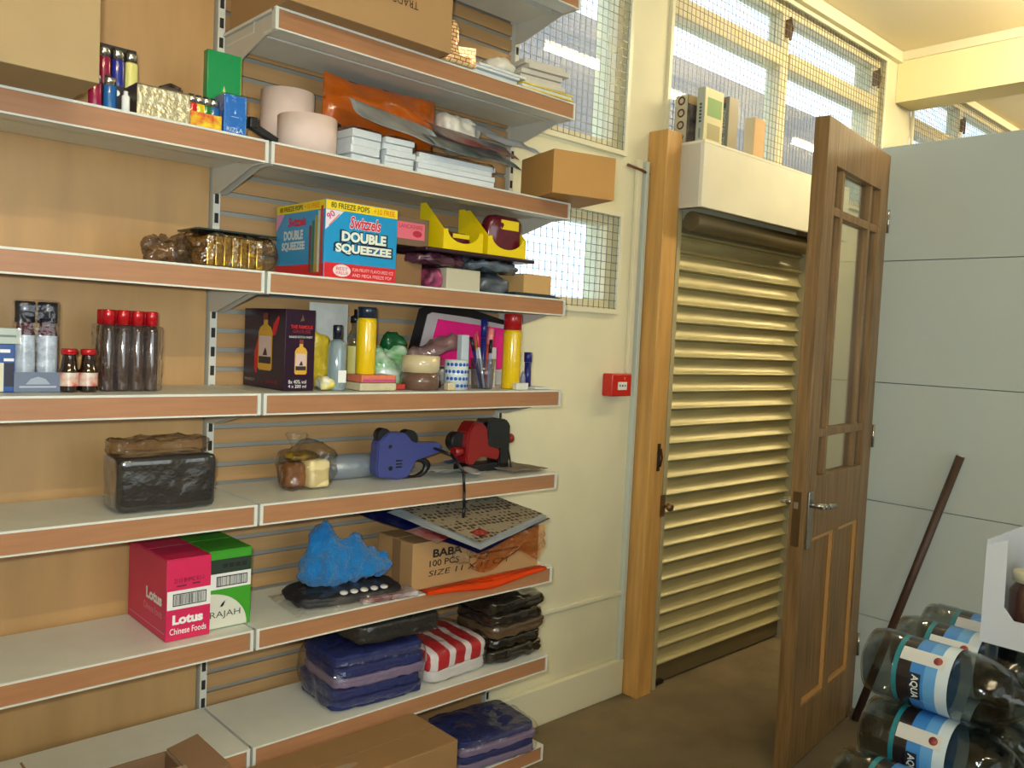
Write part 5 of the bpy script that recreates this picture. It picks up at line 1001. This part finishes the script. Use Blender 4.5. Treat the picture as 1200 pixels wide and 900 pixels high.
# laid on its side with the base towards the wall (+Y) and the neck towards -Y
def lay(o, x, y, z, spin, ry=0, flip=False):
    Mx = Matrix.Rotation(radians(ry), 4, 'Z') @ Matrix.Rotation(radians(90 if not flip else -90), 4, 'X') @ Matrix.Rotation(radians(spin), 4, 'Z')
    o.location = (x, y, z); o.rotation_euler = Mx.to_euler()
wb0 = water_bottle('topmost front water bottle of the stack beside the door'); lay(wb0, 1.90, 0.80, 0.602, 0)
spots = [(2.052, 0.80, 0.602, 6, 'second topmost water bottle, behind the front one'), (2.204, 0.80, 0.602, -5, 'third topmost water bottle, nearest the pale partition'),
         (1.885, 0.79, 0.453, 10, 'water bottle directly under the topmost front one'), (2.037, 0.80, 0.453, -8, 'second bottle of the row below the top'), (2.189, 0.80, 0.453, 3, 'third bottle of the row below the top'),
         (1.735, 0.78, 0.385, 34, 'leftmost water bottle, lowest one beside the door')]
for x, y, z, sp_, lb in spots: lay(dup(wb0, label=lb), x, y, z, sp_)
low = [(1.885, 0.304), (2.037, 0.304), (2.189, 0.304), (1.885, 0.155+0.0), (2.037, 0.155), (2.189, 0.155), (1.735, 0.236), (1.735, 0.087)]
for i, (x, z) in enumerate(low): lay(dup(wb0, label='buried water bottle low in the left stack'), x, 0.79, z, 15*i)
for i, x in enumerate((1.885, 2.037, 2.189)):
    q = MB(); 
# right-hand column, necks meeting the first ones
rt = [(1.95, 0.02, 0.602, 20, 'upper right water bottle with its neck towards the others'), (1.94, 0.02, 0.453, -30, 'middle right water bottle under the upper right one'), (1.93, 0.02, 0.304, 60, 'lower right water bottle at the picture corner'),
      (2.102, 0.02, 0.602, 40, 'right water bottle behind the upper right one')]
for x, y, z, sp_, lb in rt: lay(dup(wb0, label=lb), x, y, z, sp_, flip=True)
for i, (x, z) in enumerate(((1.93, 0.155), (2.082, 0.155), (2.082, 0.304), (2.092, 0.453))): lay(dup(wb0, label='buried water bottle low in the right stack'), x, 0.02, z, 25*i, flip=True)
pl = thing('wooden_pallet', 'low wooden pallet board under the water bottles', 'pallet', (1.95, 0.42, 0))
for yy in (-0.3, 0.0, 0.3): box(-0.14, 0.33, yy-0.03, yy+0.03, 0.001, 0.06).done('bearer', PINE, pl)
for k in range(5): box(-0.14+k*0.096, -0.056+k*0.096, -0.42, 0.40, 0.0605, 0.08).done('deck_slat', PINE, pl)

t = thing('white_card_tray', 'white cardboard tray of jars with cut-out side on the bottles', 'tray', (1.985, 0.275, 0.68), 0)
WC = mat('white_card', S(206,212,220), 0.5)
b = MB(); Lb = 0.33; b.prism([(0,0),(Lb,0),(Lb,0.21),(Lb-0.040,0.228),(Lb-0.042,0.085),(Lb-0.062,0.060),(0.11,0.060),(0.085,0.085),(0.08,0.215),(0,0.222)], 0, 0.003, Matrix.Rotation(pi/2, 4, 'Z')); b.done('cut_side', WC, t)
box(0, 0.26, Lb-0.003, Lb, 0, 0.222).done('end_side', WC, t); box(0, 0.26, 0, 0.003, 0, 0.222).done('end_side', WC, t); box(0.257, 0.26, 0.0031, Lb-0.0031, 0, 0.222).done('back_side', WC, t); box(0.0, 0.2569, 0.0031, Lb-0.0031, 0, 0.003).done('base', WC, t)
for i in range(2):
    for j in range(3):
        jl = ('front', 'back')[i]; jj = ('left', 'middle', 'right')[2-j]
        q = thing('jar', 'dark jar with pale lid in the white tray, %s row %s' % (jl, jj), 'jar', (1.985+0.07+i*0.10, 0.275+0.07+j*0.095, 0.6835), 0, 'jars in the white tray')
        MB().lathe([(0,0),(0.038,0),(0.040,0.004),(0.040,0.11),(0.030,0.125),(0.030,0.13),(0,0.13)], 20).done('glass', mat('jar_dark', S(70,40,30), 0.1, coat=1), q); MB().lathe([(0,0.1305),(0.036,0.1305),(0.036,0.150),(0.034,0.152),(0,0.152)], 20).done('lid', mat('jar_lid', S(196,190,160), 0.35), q)
# pole leaning on the partition
bt_ = Vector((2.983, 1.010, 0.965)); bb_ = Vector((2.905, 1.262, 0.004))
t = thing('wooden_pole', 'dark brown wooden pole leaning against the pale partition', 'pole', tuple(bb_))
MB().rod((0,0,0), bt_-bb_-Vector((0.0,0,0)), 0.0135, seg=14).done('shaft', BROWNM, t)
MB().rod((bt_-bb_)*1.0005, (bt_-bb_)*1.006, 0.0137, 0.010, seg=14).done('rounded_end', BRK, t)
